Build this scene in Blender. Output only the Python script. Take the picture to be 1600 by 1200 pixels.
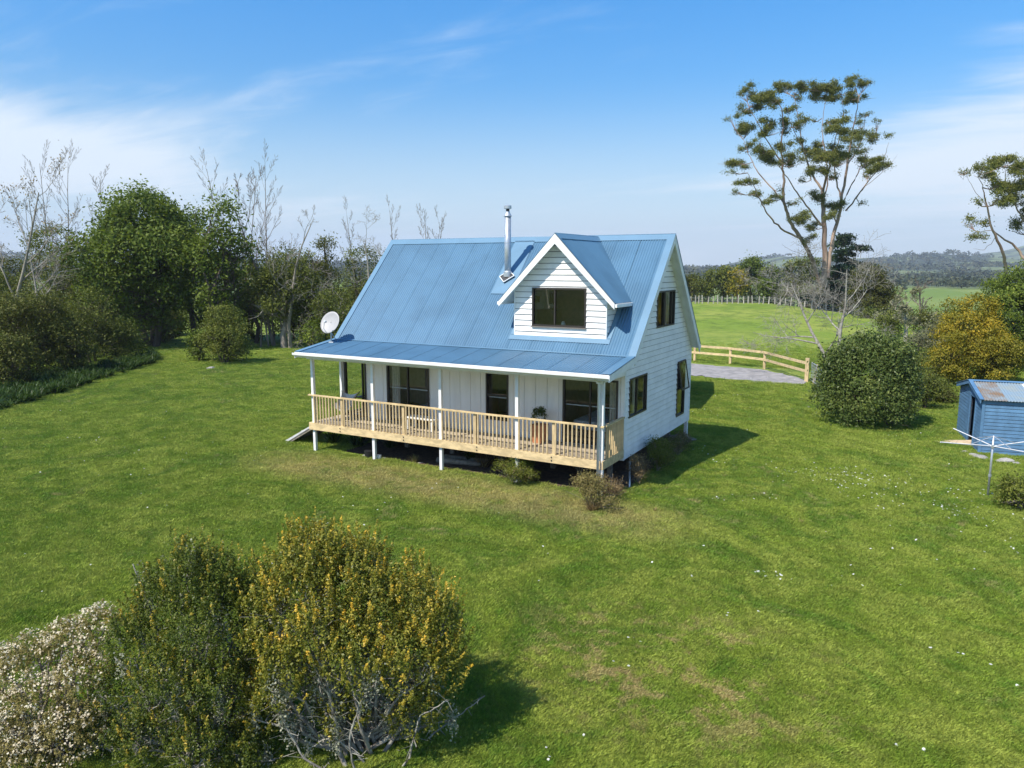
import bpy, bmesh, math, random
import numpy as np
from math import sin, cos, tan, radians, pi, sqrt, atan2
from mathutils import Vector, Matrix
random.seed(7); rng = np.random.default_rng(11)
for o in list(bpy.data.objects): bpy.data.objects.remove(o, do_unlink=True)
sc = bpy.context.scene; C = sc.collection

# ------------------------------------------------------------------ camera
CAM = np.array([18.690, -20.730, 5.382]); YAW = radians(29.169); PITCH = radians(8.844); FPX = 1172.64
cd = bpy.data.cameras.new('camera'); cam = bpy.data.objects.new('camera', cd); C.objects.link(cam)
cam.location = CAM; cam.rotation_euler = (pi/2 - PITCH, 0, YAW)
cd.sensor_width = 36; cd.lens = FPX/1600*36; cd.clip_start = .1; cd.clip_end = 30000
sc.camera = cam
# ------------------------------------------------------------------ light, sky
SV = Vector((-.37, -.97, 1.38)).normalized()
SUN_EL = math.asin(SV.z); SUN_AZ = atan2(SV.x, SV.y)
sd_ = bpy.data.lights.new('sun', 'SUN'); sd_.energy = 4.1; sd_.angle = radians(.53); sd_.color = (1, .935, .84)
sun = bpy.data.objects.new('sun', sd_); C.objects.link(sun); sun.rotation_euler = SV.to_track_quat('Z', 'Y').to_euler()
sun.location = (0, -30, 40)
W = bpy.data.worlds.new('World'); sc.world = W; W.use_nodes = True
nt = W.node_tree; nt.nodes.clear()
def N(t, typ, **k):
    n = t.nodes.new(typ)
    for a, b in k.items():
        if a == 'inp':
            for i, v in b.items(): n.inputs[i].default_value = v
        else: setattr(n, a, b)
    return n
sky = N(nt, 'ShaderNodeTexSky', sky_type='NISHITA', sun_disc=False, sun_elevation=SUN_EL, sun_rotation=SUN_AZ, altitude=50, air_density=1.0, dust_density=.25, ozone_density=1.6)
tc = N(nt, 'ShaderNodeTexCoord'); sx = N(nt, 'ShaderNodeSeparateXYZ'); nt.links.new(tc.outputs['Generated'], sx.inputs[0])
def M(t, op, a, b=None, c=None, clamp=False):
    n = t.nodes.new('ShaderNodeMath'); n.operation = op; n.use_clamp = clamp
    for i, v in enumerate((a, b, c)):
        if v is None: continue
        if isinstance(v, (int, float)): n.inputs[i].default_value = v
        else: t.links.new(v, n.inputs[i])
    return n.outputs[0]
def MR(t, v, a, b, c=0, d=1, smooth=True):
    n = t.nodes.new('ShaderNodeMapRange'); n.interpolation_type = 'SMOOTHSTEP' if smooth else 'LINEAR'
    t.links.new(v, n.inputs[0])
    for i, x in enumerate((a, b, c, d)): n.inputs[i+1].default_value = x
    return n.outputs[0]
zz = M(nt, 'MAXIMUM', sx.outputs[2], .02)
zp = M(nt, 'ADD', zz, .10)
px_ = M(nt, 'DIVIDE', sx.outputs[0], zp); py_ = M(nt, 'DIVIDE', sx.outputs[1], zp)
cb = N(nt, 'ShaderNodeCombineXYZ'); nt.links.new(px_, cb.inputs[0]); nt.links.new(py_, cb.inputs[1])
mp = N(nt, 'ShaderNodeMapping', inp={1: (3.1, 1.7, 0), 2: (0, 0, radians(-24)), 3: (.55, 1.5, 1)}); nt.links.new(cb.outputs[0], mp.inputs[0])
n1 = N(nt, 'ShaderNodeTexNoise', inp={'Scale': .55, 'Detail': 9, 'Roughness': .56, 'Distortion': .5}); nt.links.new(mp.outputs[0], n1.inputs['Vector'])
n2 = N(nt, 'ShaderNodeTexNoise', inp={'Scale': 2.6, 'Detail': 8, 'Roughness': .62, 'Distortion': .8}); nt.links.new(mp.outputs[0], n2.inputs['Vector'])
# big banks of thin cloud either side of the view, low thin veil along the horizon
az = M(nt, 'ARCTAN2', sx.outputs[0], sx.outputs[1])                  # azimuth
da = M(nt, 'ADD', az, YAW)                                            # 0 straight ahead, + right
el = M(nt, 'ARCSINE', sx.outputs[2])
def bump2(a0, aw, e0, ew, tilt):
    u = M(nt, 'DIVIDE', M(nt, 'SUBTRACT', da, a0), aw)
    e1 = M(nt, 'SUBTRACT', M(nt, 'SUBTRACT', el, e0), M(nt, 'MULTIPLY', M(nt, 'SUBTRACT', da, a0), tilt))
    v = M(nt, 'DIVIDE', e1, ew)
    r = M(nt, 'ADD', M(nt, 'MULTIPLY', u, u), M(nt, 'MULTIPLY', v, v))
    return M(nt, 'EXPONENT', M(nt, 'MULTIPLY', r, -1))
bl = bump2(-.60, .34, .130, .050, -.13); br = bump2(.62, .27, .135, .10, .10); bm = bump2(.05, .9, .055, .05, 0)
bw = bump2(2.4, .8, .3, .2, 0)  # unseen cloud behind the view, with wide cover in cov, added for neutral fill
cov = M(nt, 'ADD', MR(nt, M(nt, 'ABSOLUTE', da), .9, 1.8, 0, .30), M(nt, 'ADD', M(nt, 'MULTIPLY', bl, .90), M(nt, 'MULTIPLY', br, 1.05)), M(nt, 'ADD', M(nt, 'MULTIPLY', bm, .70), M(nt, 'MULTIPLY', bw, .3)))
tex = M(nt, 'ADD', M(nt, 'MULTIPLY_ADD', n1.outputs[0], 1.45, -.40), M(nt, 'MULTIPLY', n2.outputs[0], .55))
cl = MR(nt, M(nt, 'ADD', M(nt, 'MULTIPLY', cov, .62), tex), .66, 1.22)
hz = MR(nt, el, 0, .24, .85, 0)
cl = M(nt, 'MULTIPLY', cl, .90)
hm_ = N(nt, 'ShaderNodeMix', data_type='RGBA'); nt.links.new(hz, hm_.inputs[0]); hm_.inputs[7].default_value = (3.5, 4.35, 5.4, 1)
hs = N(nt, 'ShaderNodeHueSaturation', inp={'Hue': .501, 'Saturation': 1.46, 'Value': 1.16}); nt.links.new(sky.outputs[0], hs.inputs['Color'])
mx = N(nt, 'ShaderNodeMix', data_type='RGBA'); nt.links.new(cl, mx.inputs[0]); gm = N(nt, 'ShaderNodeVectorMath', operation='SCALE'); nt.links.new(hs.outputs[0], gm.inputs[0]); nt.links.new(MR(nt, el, 0, .42, .62, 1), gm.inputs['Scale']); nt.links.new(gm.outputs[0], hm_.inputs[6]); nt.links.new(hm_.outputs[2], mx.inputs[6]); mx.inputs[7].default_value = (4.75, 5.3, 5.9, 1)
bg = N(nt, 'ShaderNodeBackground', inp={1: .115}); nt.links.new(mx.outputs[2], bg.inputs[0])
wo = N(nt, 'ShaderNodeOutputWorld'); nt.links.new(bg.outputs[0], wo.inputs[0])
sc.view_settings.view_transform = 'Standard'; sc.view_settings.look = 'None'; sc.view_settings.exposure = .68; sc.view_settings.gamma = 1
try: sc.view_settings.use_curve_mapping = False
except Exception: pass
sc.render.engine = 'CYCLES'
sc.cycles.max_bounces = 6; sc.cycles.transparent_max_bounces = 12; sc.cycles.volume_bounces = 0

# ------------------------------------------------------------------ view frame helpers (placing things on the ground)
RT = np.array([cos(YAW), sin(YAW)]); FW = np.array([-sin(YAW), cos(YAW)])
def uv2xy(u, v): return CAM[0]+RT[0]*u+FW[0]*v, CAM[1]+RT[1]*u+FW[1]*v
def xy2uv(x, y): dx, dy = x-CAM[0], y-CAM[1]; return dx*RT[0]+dy*RT[1], dx*FW[0]+dy*FW[1]
def at(px, py, v):
    """point of the place seen towards photo pixel (px,py) at forward distance v metres"""
    a = (px-800)/FPX; b = -(py-600)/FPX
    f = cos(PITCH)+b*sin(PITCH); z = -sin(PITCH)+b*cos(PITCH)
    x, y = uv2xy(a/f*v, v); return np.array([x, y, CAM[2]+z/f*v])
def ss(x, a, b): t = np.clip((x-a)/(b-a), 0, 1); return t*t*(3-2*t)
_ph = rng.random((40, 3))*6.28; _dr = rng.random(40)*6.28
def fnoise(x, y, wl, n=8, k=0):
    s = 0
    for i in range(n):
        w = 2*pi/(wl*(.6+.8*((i*.618) % 1))); d = _dr[(i+k) % 40]
        s = s+np.sin((x*np.cos(d)+y*np.sin(d))*w+_ph[(i+k) % 40, 0])
    return s/n*1.6
HILLS = [(1215, 2600, 403, 45), (1100, 2600, 413, 150), (1300, 2400, 408, 80), (1380, 1500, 412, 60), (1462, 2100, 397, 38), (1420, 2000, 405, 50), (1500, 2200, 404, 50), (1640, 3300, 376, 95), (1560, 3000, 400, 70),
         (1540, 1500, 410, 90), (1800, 3000, 370, 160), (1950, 1800, 372, 200), (620, 2600, 408, 160), (300, 2500, 404, 160), (20, 2200, 402, 150), (-300, 2200, 395, 250), (1580, 900, 418, 50)]
def terr(x, y):
    x = np.asarray(x, float); y = np.asarray(y, float)
    u, v = xy2uv(x, y); r = np.hypot(u, v)
    z = -1.05+0*u
    z = z+fnoise(x, y, 9, k=0)*.03*ss(r, 3, 12)*ss(np.hypot(x-5, y-2), 7, 14)+fnoise(x, y, 2.2, k=9)*.007
    # paddock mound behind the house, falling off to the right
    z = z+.75*np.exp(-((v-112)/32)**2)*ss(v, 55, 90)*(1-ss(u, 42, 60))*(ss(u, -30, 10))
    z = z-5.8*ss(u, 40, 72)*ss(v, 46, 110)
    z = z+fnoise(x, y, 16, k=4)*.10*ss(v, 50, 70)*(1-ss(r, 300, 500))
    # valley
    rr = np.where(v > 0, np.maximum(r, 1), r)
    z = z-13*ss(rr, 128, 250)
    z = z+ss(rr, 330, 640)*9.0+ss(rr, 640, 1300)*2.0
    z = z+fnoise(x, y, 420, k=13)*4.5*ss(rr, 420, 1100)
    for (px, vv, py, wpx) in HILLS:
        top = (417.6-py)/1172.6*vv*.92+CAM[2]-4
        uu = (px-800)/1172.6*vv*.985; w = wpx/1172.6*vv
        z = z+top*np.exp(-((u-uu)/w)**2)*np.exp(-((v-vv)/(.22*vv))**2)*(1+.10*fnoise(x, y, 260, k=20))
    return z
def tz(x, y): return float(terr(x, y))
def onground(px, py):
    """march the line of sight of a photo pixel down to the terrain"""
    v = 5.0
    for _ in range(4000):
        p = at(px, py, v)
        if p[2] <= tz(p[0], p[1]): return p
        v *= 1.004
    return p

# ------------------------------------------------------------------ material helpers
MATS = {}
def mat(name, col, rough=.6, var=.12, scale=6, bump=0, bscale=40, metal=0, spec=.5, col2=None, objvar=0, stretch=None, detail=5):
    if name in MATS: return MATS[name]
    m = bpy.data.materials.new(name); m.use_nodes = True; t = m.node_tree
    b = t.nodes['Principled BSDF']; b.inputs['Roughness'].default_value = rough; b.inputs['Metallic'].default_value = metal
    b.inputs['Specular IOR Level'].default_value = spec
    tc = N(t, 'ShaderNodeTexCoord'); src = tc.outputs['Object']
    if stretch:
        mpn = N(t, 'ShaderNodeMapping', inp={3: stretch}); t.links.new(src, mpn.inputs[0]); src = mpn.outputs[0]
    n = N(t, 'ShaderNodeTexNoise', inp={'Scale': scale, 'Detail': detail, 'Roughness': .6}); t.links.new(src, n.inputs['Vector'])
    mixn = N(t, 'ShaderNodeMix', data_type='RGBA')
    c2 = col2 or tuple(c*(1-var) for c in col[:3])
    c1 = col if col2 else tuple(min(1, c*(1+var*.6)) for c in col[:3])
    mixn.inputs[6].default_value = (*c1[:3], 1); mixn.inputs[7].default_value = (*c2[:3], 1)
    t.links.new(MR(t, n.outputs[0], .35, .65), mixn.inputs[0]); out = mixn.outputs[2]
    if objvar:
        oi = N(t, 'ShaderNodeObjectInfo'); h = N(t, 'ShaderNodeHueSaturation')
        t.links.new(M(t, 'MULTIPLY_ADD', oi.outputs['Random'], 2*objvar, 1-objvar), h.inputs['Value']); t.links.new(out, h.inputs['Color']); out = h.outputs[0]
    t.links.new(out, b.inputs['Base Color'])
    if bump:
        n3 = N(t, 'ShaderNodeTexNoise', inp={'Scale': bscale, 'Detail': 4}); t.links.new(src, n3.inputs['Vector'])
        bp = N(t, 'ShaderNodeBump', inp={0: bump, 1: .02}); t.links.new(n3.outputs[0], bp.inputs['Height']); t.links.new(bp.outputs[0], b.inputs['Normal'])
    MATS[name] = m; return m
gap_shade_m = mat('board_gap_shade', (.16, .16, .165), .9)  # dark colour that paints in the shadow lines between the boards
white = mat('white_paint', (.80, .80, .78), .5, .06, 3, objvar=.015)
board_white = mat('weatherboard_paint', (.82, .80, .765), .55, .07, 2.5, bump=.05, objvar=.025)
panel_white = mat('panel_paint', (.78, .765, .725), .6, .06, 3, bump=.15, bscale=60, objvar=.02, stretch=(1, 1, .15))
roofm = mat('blue_roof_iron', (.085, .180, .275), .40, .12, .6, objvar=.03, spec=.45)
roof_trim = mat('blue_roof_flashing', (.125, .235, .335), .4, .06, 1.2, spec=.45)
frame_m = mat('bronze_aluminium', (.035, .028, .024), .4, .1, 5)
frame_l = mat('bronze_sill_edge', (.20, .17, .145), .4, .1, 5)
pine = mat('new_pine', (.62, .47, .25), .65, .22, 9, bump=.1, bscale=50, objvar=.07, stretch=(.35, 1, 1))
pine_post = mat('pine_post', (.57, .43, .23), .65, .22, 9, bump=.1, objvar=.07, stretch=(1, 1, .3))
deckm = mat('deck_boards', (.42, .35, .26), .75, .25, 6, bump=.15, objvar=.10, stretch=(.25, 1, 1))
galv = mat('galvanised_steel', (.50, .53, .56), .38, .12, 8, metal=.55, spec=.5)
greym = mat('grey_metal', (.42, .45, .47), .45, .1, 8, metal=.3)
darkmetal = mat('dark_metal', (.03, .03, .032), .5)
oldwood = mat('weathered_wood', (.24, .21, .17), .85, .3, 9, bump=.4, bscale=30)
fence_old = mat('old_fence_wood', (.42, .39, .34), .9, .3, 7, bump=.4, objvar=.2)
terracotta = mat('terracotta', (.52, .21, .09), .75, .15, 10, bump=.1)
blackplastic = mat('black_plastic', (.02, .02, .022), .5)
soil = mat('soil', (.050, .033, .022), .95, .3, 8, bump=.8, bscale=18, col2=(.12, .075, .045))
stone = mat('stone', (.34, .32, .29), .9, .3, 8, bump=.5, bscale=20, objvar=.15)
concrete = mat('concrete', (.48, .47, .44), .9, .12, 6, bump=.2)
shed_blue = mat('blue_shed_paint', (.095, .205, .345), .6, .16, 3, bump=.15, bscale=30, objvar=.06)
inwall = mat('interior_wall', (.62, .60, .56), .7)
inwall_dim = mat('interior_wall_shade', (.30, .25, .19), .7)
infloor = mat('interior_carpet', (.22, .19, .15), .9)
inbrown = mat('dark_timber', (.085, .045, .028), .5, .3, 8)
fabric = mat('curtain_cloth', (.62, .58, .50), .9, .1, 12)
bedding = mat('bedding', (.52, .55, .60), .9, .35, 14)
canvas = mat('pale_canvas', (.55, .55, .53), .85)

def leafmat(name, cols, rough=.55, trans=.28, spec=.16):
    """leaf colour runs along the per-leaf value 'tint'"""
    m = bpy.data.materials.new(name); m.use_nodes = True; t = m.node_tree; b = t.nodes['Principled BSDF']
    at_ = N(t, 'ShaderNodeAttribute', attribute_name='tint'); r = N(t, 'ShaderNodeValToRGB'); cr = r.color_ramp
    while len(cr.elements) < len(cols): cr.elements.new(.5)
    for i, c in enumerate(cols):
        p, col = c; cr.elements[i].position = p; cr.elements[i].color = (*col, 1)
    t.links.new(at_.outputs['Fac'], r.inputs[0]); t.links.new(r.outputs[0], b.inputs['Base Color'])
    b.inputs['Roughness'].default_value = rough; b.inputs['Specular IOR Level'].default_value = spec
    if trans:
        tr = N(t, 'ShaderNodeBsdfTranslucent'); h = N(t, 'ShaderNodeHueSaturation', inp={'Saturation': 1.1, 'Value': 1.3}); t.links.new(r.outputs[0], h.inputs['Color']); t.links.new(h.outputs[0], tr.inputs[0])
        mxs = N(t, 'ShaderNodeMixShader', inp={0: trans}); t.links.new(b.outputs[0], mxs.inputs[1]); t.links.new(tr.outputs[0], mxs.inputs[2])
        t.links.new(mxs.outputs[0], t.nodes['Material Output'].inputs[0])
    return m
L_green = leafmat('green_leaves', [(0, (0.054, 0.078, 0.013)), (.5, (0.110, 0.155, 0.022)), (1, (0.214, 0.257, 0.035))])
L_olive = leafmat('olive_brown_leaves', [(0, (0.059, 0.070, 0.015)), (.5, (0.116, 0.138, 0.024)), (1, (0.202, 0.220, 0.038))])
L_brown = leafmat('brown_green_leaves', [(0, (0.055, 0.057, 0.013)), (.5, (0.106, 0.114, 0.022)), (1, (0.164, 0.187, 0.033))])
L_yellow = leafmat('yellow_green_leaves', [(0, (0.083, 0.091, 0.013)), (.5, (0.228, 0.207, 0.024)), (1, (0.472, 0.330, 0.029))])
L_gum = leafmat('gum_leaves', [(0, (0.074, 0.090, 0.024)), (.5, (0.152, 0.168, 0.036)), (1, (0.282, 0.264, 0.054))])
L_dark = leafmat('dark_pine_leaves', [(0, (0.018, 0.034, 0.013)), (.5, (0.034, 0.062, 0.024)), (1, (0.070, 0.109, 0.037))], trans=.1)
L_grey = leafmat('grey_green_leaves', [(0, (0.120, 0.126, 0.066)), (.5, (0.204, 0.204, 0.110)), (1, (0.324, 0.312, 0.176))])
L_round = leafmat('dark_glossy_leaves', [(0, (0.047, 0.074, 0.019)), (.5, (0.095, 0.134, 0.032)), (1, (0.221, 0.255, 0.073))], rough=.4)
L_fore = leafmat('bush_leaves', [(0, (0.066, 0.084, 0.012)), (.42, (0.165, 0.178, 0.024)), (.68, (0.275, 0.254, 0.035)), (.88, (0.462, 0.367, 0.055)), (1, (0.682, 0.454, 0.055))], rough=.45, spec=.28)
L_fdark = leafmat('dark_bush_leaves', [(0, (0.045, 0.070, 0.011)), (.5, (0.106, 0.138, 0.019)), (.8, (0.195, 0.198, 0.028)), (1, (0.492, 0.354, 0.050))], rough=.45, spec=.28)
L_flower = leafmat('white_flowers', [(0, (0.453, 0.385, 0.253)), (.5, (0.712, 0.617, 0.451)), (1, (0.850, 0.820, 0.659))], rough=.7)
L_tan = leafmat('tan_leaves', [(0, (0.135, 0.121, 0.039)), (.5, (0.270, 0.230, 0.078)), (1, (0.446, 0.378, 0.156))])
L_lichen = leafmat('lichen', [(0, (.20, .21, .14)), (.5, (.32, .33, .23)), (1, (.46, .46, .34))], rough=.9)
L_strap = leafmat('strap_leaves', [(0, (0.019, 0.038, 0.008)), (.5, (0.041, 0.076, 0.015)), (1, (0.082, 0.129, 0.028))], rough=.4)
L_far = leafmat('far_trees', [(0, (0.024, 0.036, 0.014)), (.5, (0.048, 0.062, 0.024)), (1, (0.090, 0.090, 0.038))], trans=0)
L_dry = leafmat('dry_leaves', [(0, (0.144, 0.094, 0.044)), (.5, (0.264, 0.188, 0.088)), (1, (0.432, 0.338, 0.165))])
L_petal = leafmat('daisy_petals', [(0, (.70, .70, .66)), (1, (.85, .85, .82))], rough=.7)
bark = mat('grey_bark', (.20, .17, .14), .9, .35, 5, bump=.5, bscale=12, stretch=(1, 1, .3))
bark_pale = mat('pale_bark', (.28, .25, .21), .9, .35, 4, bump=.5, bscale=12, stretch=(1, 1, .3))
bark_dark = mat('dark_bark', (.095, .075, .055), .9, .3, 5, bump=.5, stretch=(1, 1, .3))
bark_gum = mat('gum_bark', (.34, .25, .19), .8, .3, .7, bump=.3, col2=(.15, .10, .075), stretch=(1, 1, .25))
bark_lich = mat('lichened_bark', (.36, .35, .29), .9, .3, 7, bump=.5, col2=(.19, .165, .14))

def glassmat():
    m = bpy.data.materials.new('window_glass'); m.use_nodes = True; t = m.node_tree
    t.nodes.remove(t.nodes['Principled BSDF'])
    g = N(t, 'ShaderNodeBsdfGlossy', inp={'Roughness': .01, 'Color': (1, 1, 1, 1)}); tr = N(t, 'ShaderNodeBsdfTransparent', inp={0: (.92, .93, .92, 1)})
    f = N(t, 'ShaderNodeFresnel', inp={0: 1.5}); x = N(t, 'ShaderNodeMixShader')
    t.links.new(M(t, 'MULTIPLY', f.outputs[0], 1.15, clamp=True), x.inputs[0]); t.links.new(tr.outputs[0], x.inputs[1]); t.links.new(g.outputs[0], x.inputs[2])
    t.links.new(x.outputs[0], t.nodes['Material Output'].inputs[0]); return m
glass = glassmat()

# grass colour, worked out from the place so that turf and blades agree
def grass_group():
    g = bpy.data.node_groups.new('grass_colour', 'ShaderNodeTree')
    g.interface.new_socket('Color', in_out='OUTPUT', socket_type='NodeSocketColor')
    t = g; geo = N(t, 'ShaderNodeNewGeometry'); go = N(t, 'NodeGroupOutput')
    pos = geo.outputs['Position']; s = N(t, 'ShaderNodeSeparateXYZ'); t.links.new(pos, s.inputs[0])
    def noise(scale, det=5, ro=.6, dist=0):
        n = N(t, 'ShaderNodeTexNoise', inp={'Scale': scale, 'Detail': det, 'Roughness': ro, 'Distortion': dist}); t.links.new(pos, n.inputs['Vector']); return n.outputs[0]
    def mixc(f, a, b):
        x = N(t, 'ShaderNodeMix', data_type='RGBA'); t.links.new(f, x.inputs[0]) if not isinstance(f, float) else None
        for i, c in ((6, a), (7, b)):
            if isinstance(c, tuple): x.inputs[i].default_value = (*c, 1)
            else: t.links.new(c, x.inputs[i])
        return x.outputs[2]
    a = MR(t, noise(.22, 6, .65, .6), .36, .64)
    base = mixc(a, (0.128, 0.194, 0.024), (0.210, 0.266, 0.038))
    b = MR(t, noise(.9, 7, .75, .6), .40, .60)
    base = mixc(b, base, (0.266, 0.301, 0.059))
    dk = MR(t, noise(.42, 7, .70, 1.2), .48, .62, 0, .95)
    base = mixc(dk, base, (0.092, 0.171, 0.020))
    fine = MR(t, noise(6, 6, .8), .38, .62, 0, .75)
    base = mixc(fine, base, (0.106, 0.143, 0.024))
    # dry straw patches: scattered, along the deck and on the near lawn
    p1 = MR(t, noise(.42, 7, .72, 1.0), .56, .70); p2 = MR(t, noise(3.2, 5, .7), .42, .62)
    dry = M(t, 'MULTIPLY', p1, p2)
    # strip of thin grass in front of the deck
    e = M(t, 'ABSOLUTE', M(t, 'DIVIDE', M(t, 'ADD', s.outputs[1], 3.1), 1.7))
    fx = M(t, 'MULTIPLY', MR(t, s.outputs[0], -2.5, 1.5), MR(t, s.outputs[0], 11.5, 15, 1, 0))
    strip = M(t, 'MULTIPLY', M(t, 'MULTIPLY', MR(t, e, .3, 1.15, 1, 0), fx), MR(t, noise(1.7, 6, .7), .30, .56, .25, 1))
    # near patch
    dx = M(t, 'DIVIDE', M(t, 'SUBTRACT', s.outputs[0], 15.4), 3.4); dy = M(t, 'DIVIDE', M(t, 'ADD', s.outputs[1], 9.6), 2.6)
    rr = M(t, 'SQRT', M(t, 'ADD', M(t, 'MULTIPLY', dx, dx), M(t, 'MULTIPLY', dy, dy)))
    patch = M(t, 'MULTIPLY', MR(t, rr, .2, 1.15, 1, 0), MR(t, noise(1.5, 7, .75), .50, .60))
    near = M(t, 'MAXIMUM', M(t, 'MAXIMUM', M(t, 'MULTIPLY', dry, .5), M(t, 'MULTIPLY', strip, .45)), M(t, 'MULTIPLY', patch, .62))
    base = mixc(near, base, (0.418, 0.301, 0.160))
    t.links.new(base, go.inputs[0]); return g
GG = grass_group()
# ------------------------------------------------------------------ mesh helpers
def link(name, me, m=None, parent=None):
    if m is not None and len(me.materials) == 0: me.materials.append(m)
    o = bpy.data.objects.new(name, me); C.objects.link(o)
    if parent is not None: o.parent = parent
    return o
def empty(name, label, cat, loc=(0, 0, 0), rz=0, group=None):
    o = bpy.data.objects.new(name, None); C.objects.link(o); o.location = loc; o.rotation_euler = (0, 0, rz); o.empty_display_size = .2
    return tag(o, label, cat, group)
def tag(o, label=None, cat=None, group=None, kind=None):
    if label: o['label'] = label
    if cat: o['category'] = cat
    if group: o['group'] = group
    if kind: o['kind'] = kind
    return o
class MB:
    def __init__(s): s.v = []; s.f = []
    def quad8(s, P):
        n = len(s.v); s.v += [tuple(map(float, p)) for p in P]
        for f in ((0, 3, 2, 1), (4, 5, 6, 7), (0, 1, 5, 4), (1, 2, 6, 5), (2, 3, 7, 6), (3, 0, 4, 7)): s.f.append(tuple(n+i for i in f))
        return s
    def box(s, x0, x1, y0, y1, z0, z1): return s.quad8([(x0, y0, z0), (x1, y0, z0), (x1, y1, z0), (x0, y1, z0), (x0, y0, z1), (x1, y0, z1), (x1, y1, z1), (x0, y1, z1)])
    def bar(s, a, b, w, h, up=(0, 0, 1)):
        a = Vector(a); b = Vector(b); d = (b-a).normalized(); u = Vector(up); r = d.cross(u).normalized(); u = r.cross(d).normalized(); r *= w/2; u *= h/2
        return s.quad8([a-r-u, a+r-u, a+r+u, a-r+u, b-r-u, b+r-u, b+r+u, b-r+u])
    def tube(s, pts, rad, n=6, cap=True):
        pts = [Vector(p) for p in pts]; R = rad if hasattr(rad, '__len__') else [rad]*len(pts); b0 = len(s.v)
        for i, p in enumerate(pts):
            d = (pts[min(i+1, len(pts)-1)]-pts[max(i-1, 0)]); d = d.normalized() if d.length > 1e-9 else Vector((0, 0, 1))
            a = Vector((0, 0, 1)) if abs(d.z) < .9 else Vector((1, 0, 0)); r = d.cross(a).normalized(); u = r.cross(d)
            for k in range(n): t = 2*pi*k/n; q = p+(r*cos(t)+u*sin(t))*R[i]; s.v.append(tuple(q))
        for i in range(len(pts)-1):
            for k in range(n): k2 = (k+1) % n; s.f.append((b0+i*n+k, b0+i*n+k2, b0+(i+1)*n+k2, b0+(i+1)*n+k))
        if cap: s.f.append(tuple(b0+k for k in range(n))[::-1]); s.f.append(tuple(b0+(len(pts)-1)*n+k for k in range(n)))
        return s
    def face(s, P): n = len(s.v); s.v += [tuple(map(float, p)) for p in P]; s.f.append(tuple(range(n, n+len(P)))); return s
    def prism(s, P, d):
        """polygon P extruded by vector d"""
        n = len(s.v); k = len(P); d = Vector(d); s.v += [tuple(map(float, p)) for p in P]+[tuple(Vector(p)+d) for p in P]
        s.f.append(tuple(range(n, n+k))[::-1]); s.f.append(tuple(range(n+k, n+2*k)))
        for i in range(k): j = (i+1) % k; s.f.append((n+i, n+j, n+k+j, n+k+i))
        return s
    def mesh(s, name, smooth=False, fix=True):
        me = bpy.data.meshes.new(name); me.from_pydata(s.v, [], s.f)
        if fix:
            bm = bmesh.new(); bm.from_mesh(me); bmesh.ops.recalc_face_normals(bm, faces=bm.faces); bm.to_mesh(me); bm.free()
        if smooth: me.polygons.foreach_set('use_smooth', [True]*len(me.polygons))
        me.update(); return me
    def obj(s, name, m, parent=None, smooth=False, fix=True): return link(name, s.mesh(name, smooth, fix), m, parent)
def npmesh(name, V, F, tint=None, smooth=False):
    """V (n,3), F (m,4) or (m,3)"""
    me = bpy.data.meshes.new(name); V = np.ascontiguousarray(V, np.float32); F = np.ascontiguousarray(F, np.int32); k = F.shape[1]
    me.vertices.add(len(V)); me.vertices.foreach_set('co', V.ravel())
    me.loops.add(F.size); me.loops.foreach_set('vertex_index', F.ravel())
    me.polygons.add(len(F)); me.polygons.foreach_set('loop_start', np.arange(0, F.size, k, dtype=np.int32)); me.polygons.foreach_set('loop_total', np.full(len(F), k, np.int32))
    me.polygons.foreach_set('use_smooth', np.full(len(F), smooth))
    me.update(calc_edges=True)
    if tint is not None:
        a = me.attributes.new('tint', 'FLOAT', 'POINT'); a.data.foreach_set('value', np.ascontiguousarray(tint, np.float32))
    return me

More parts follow.
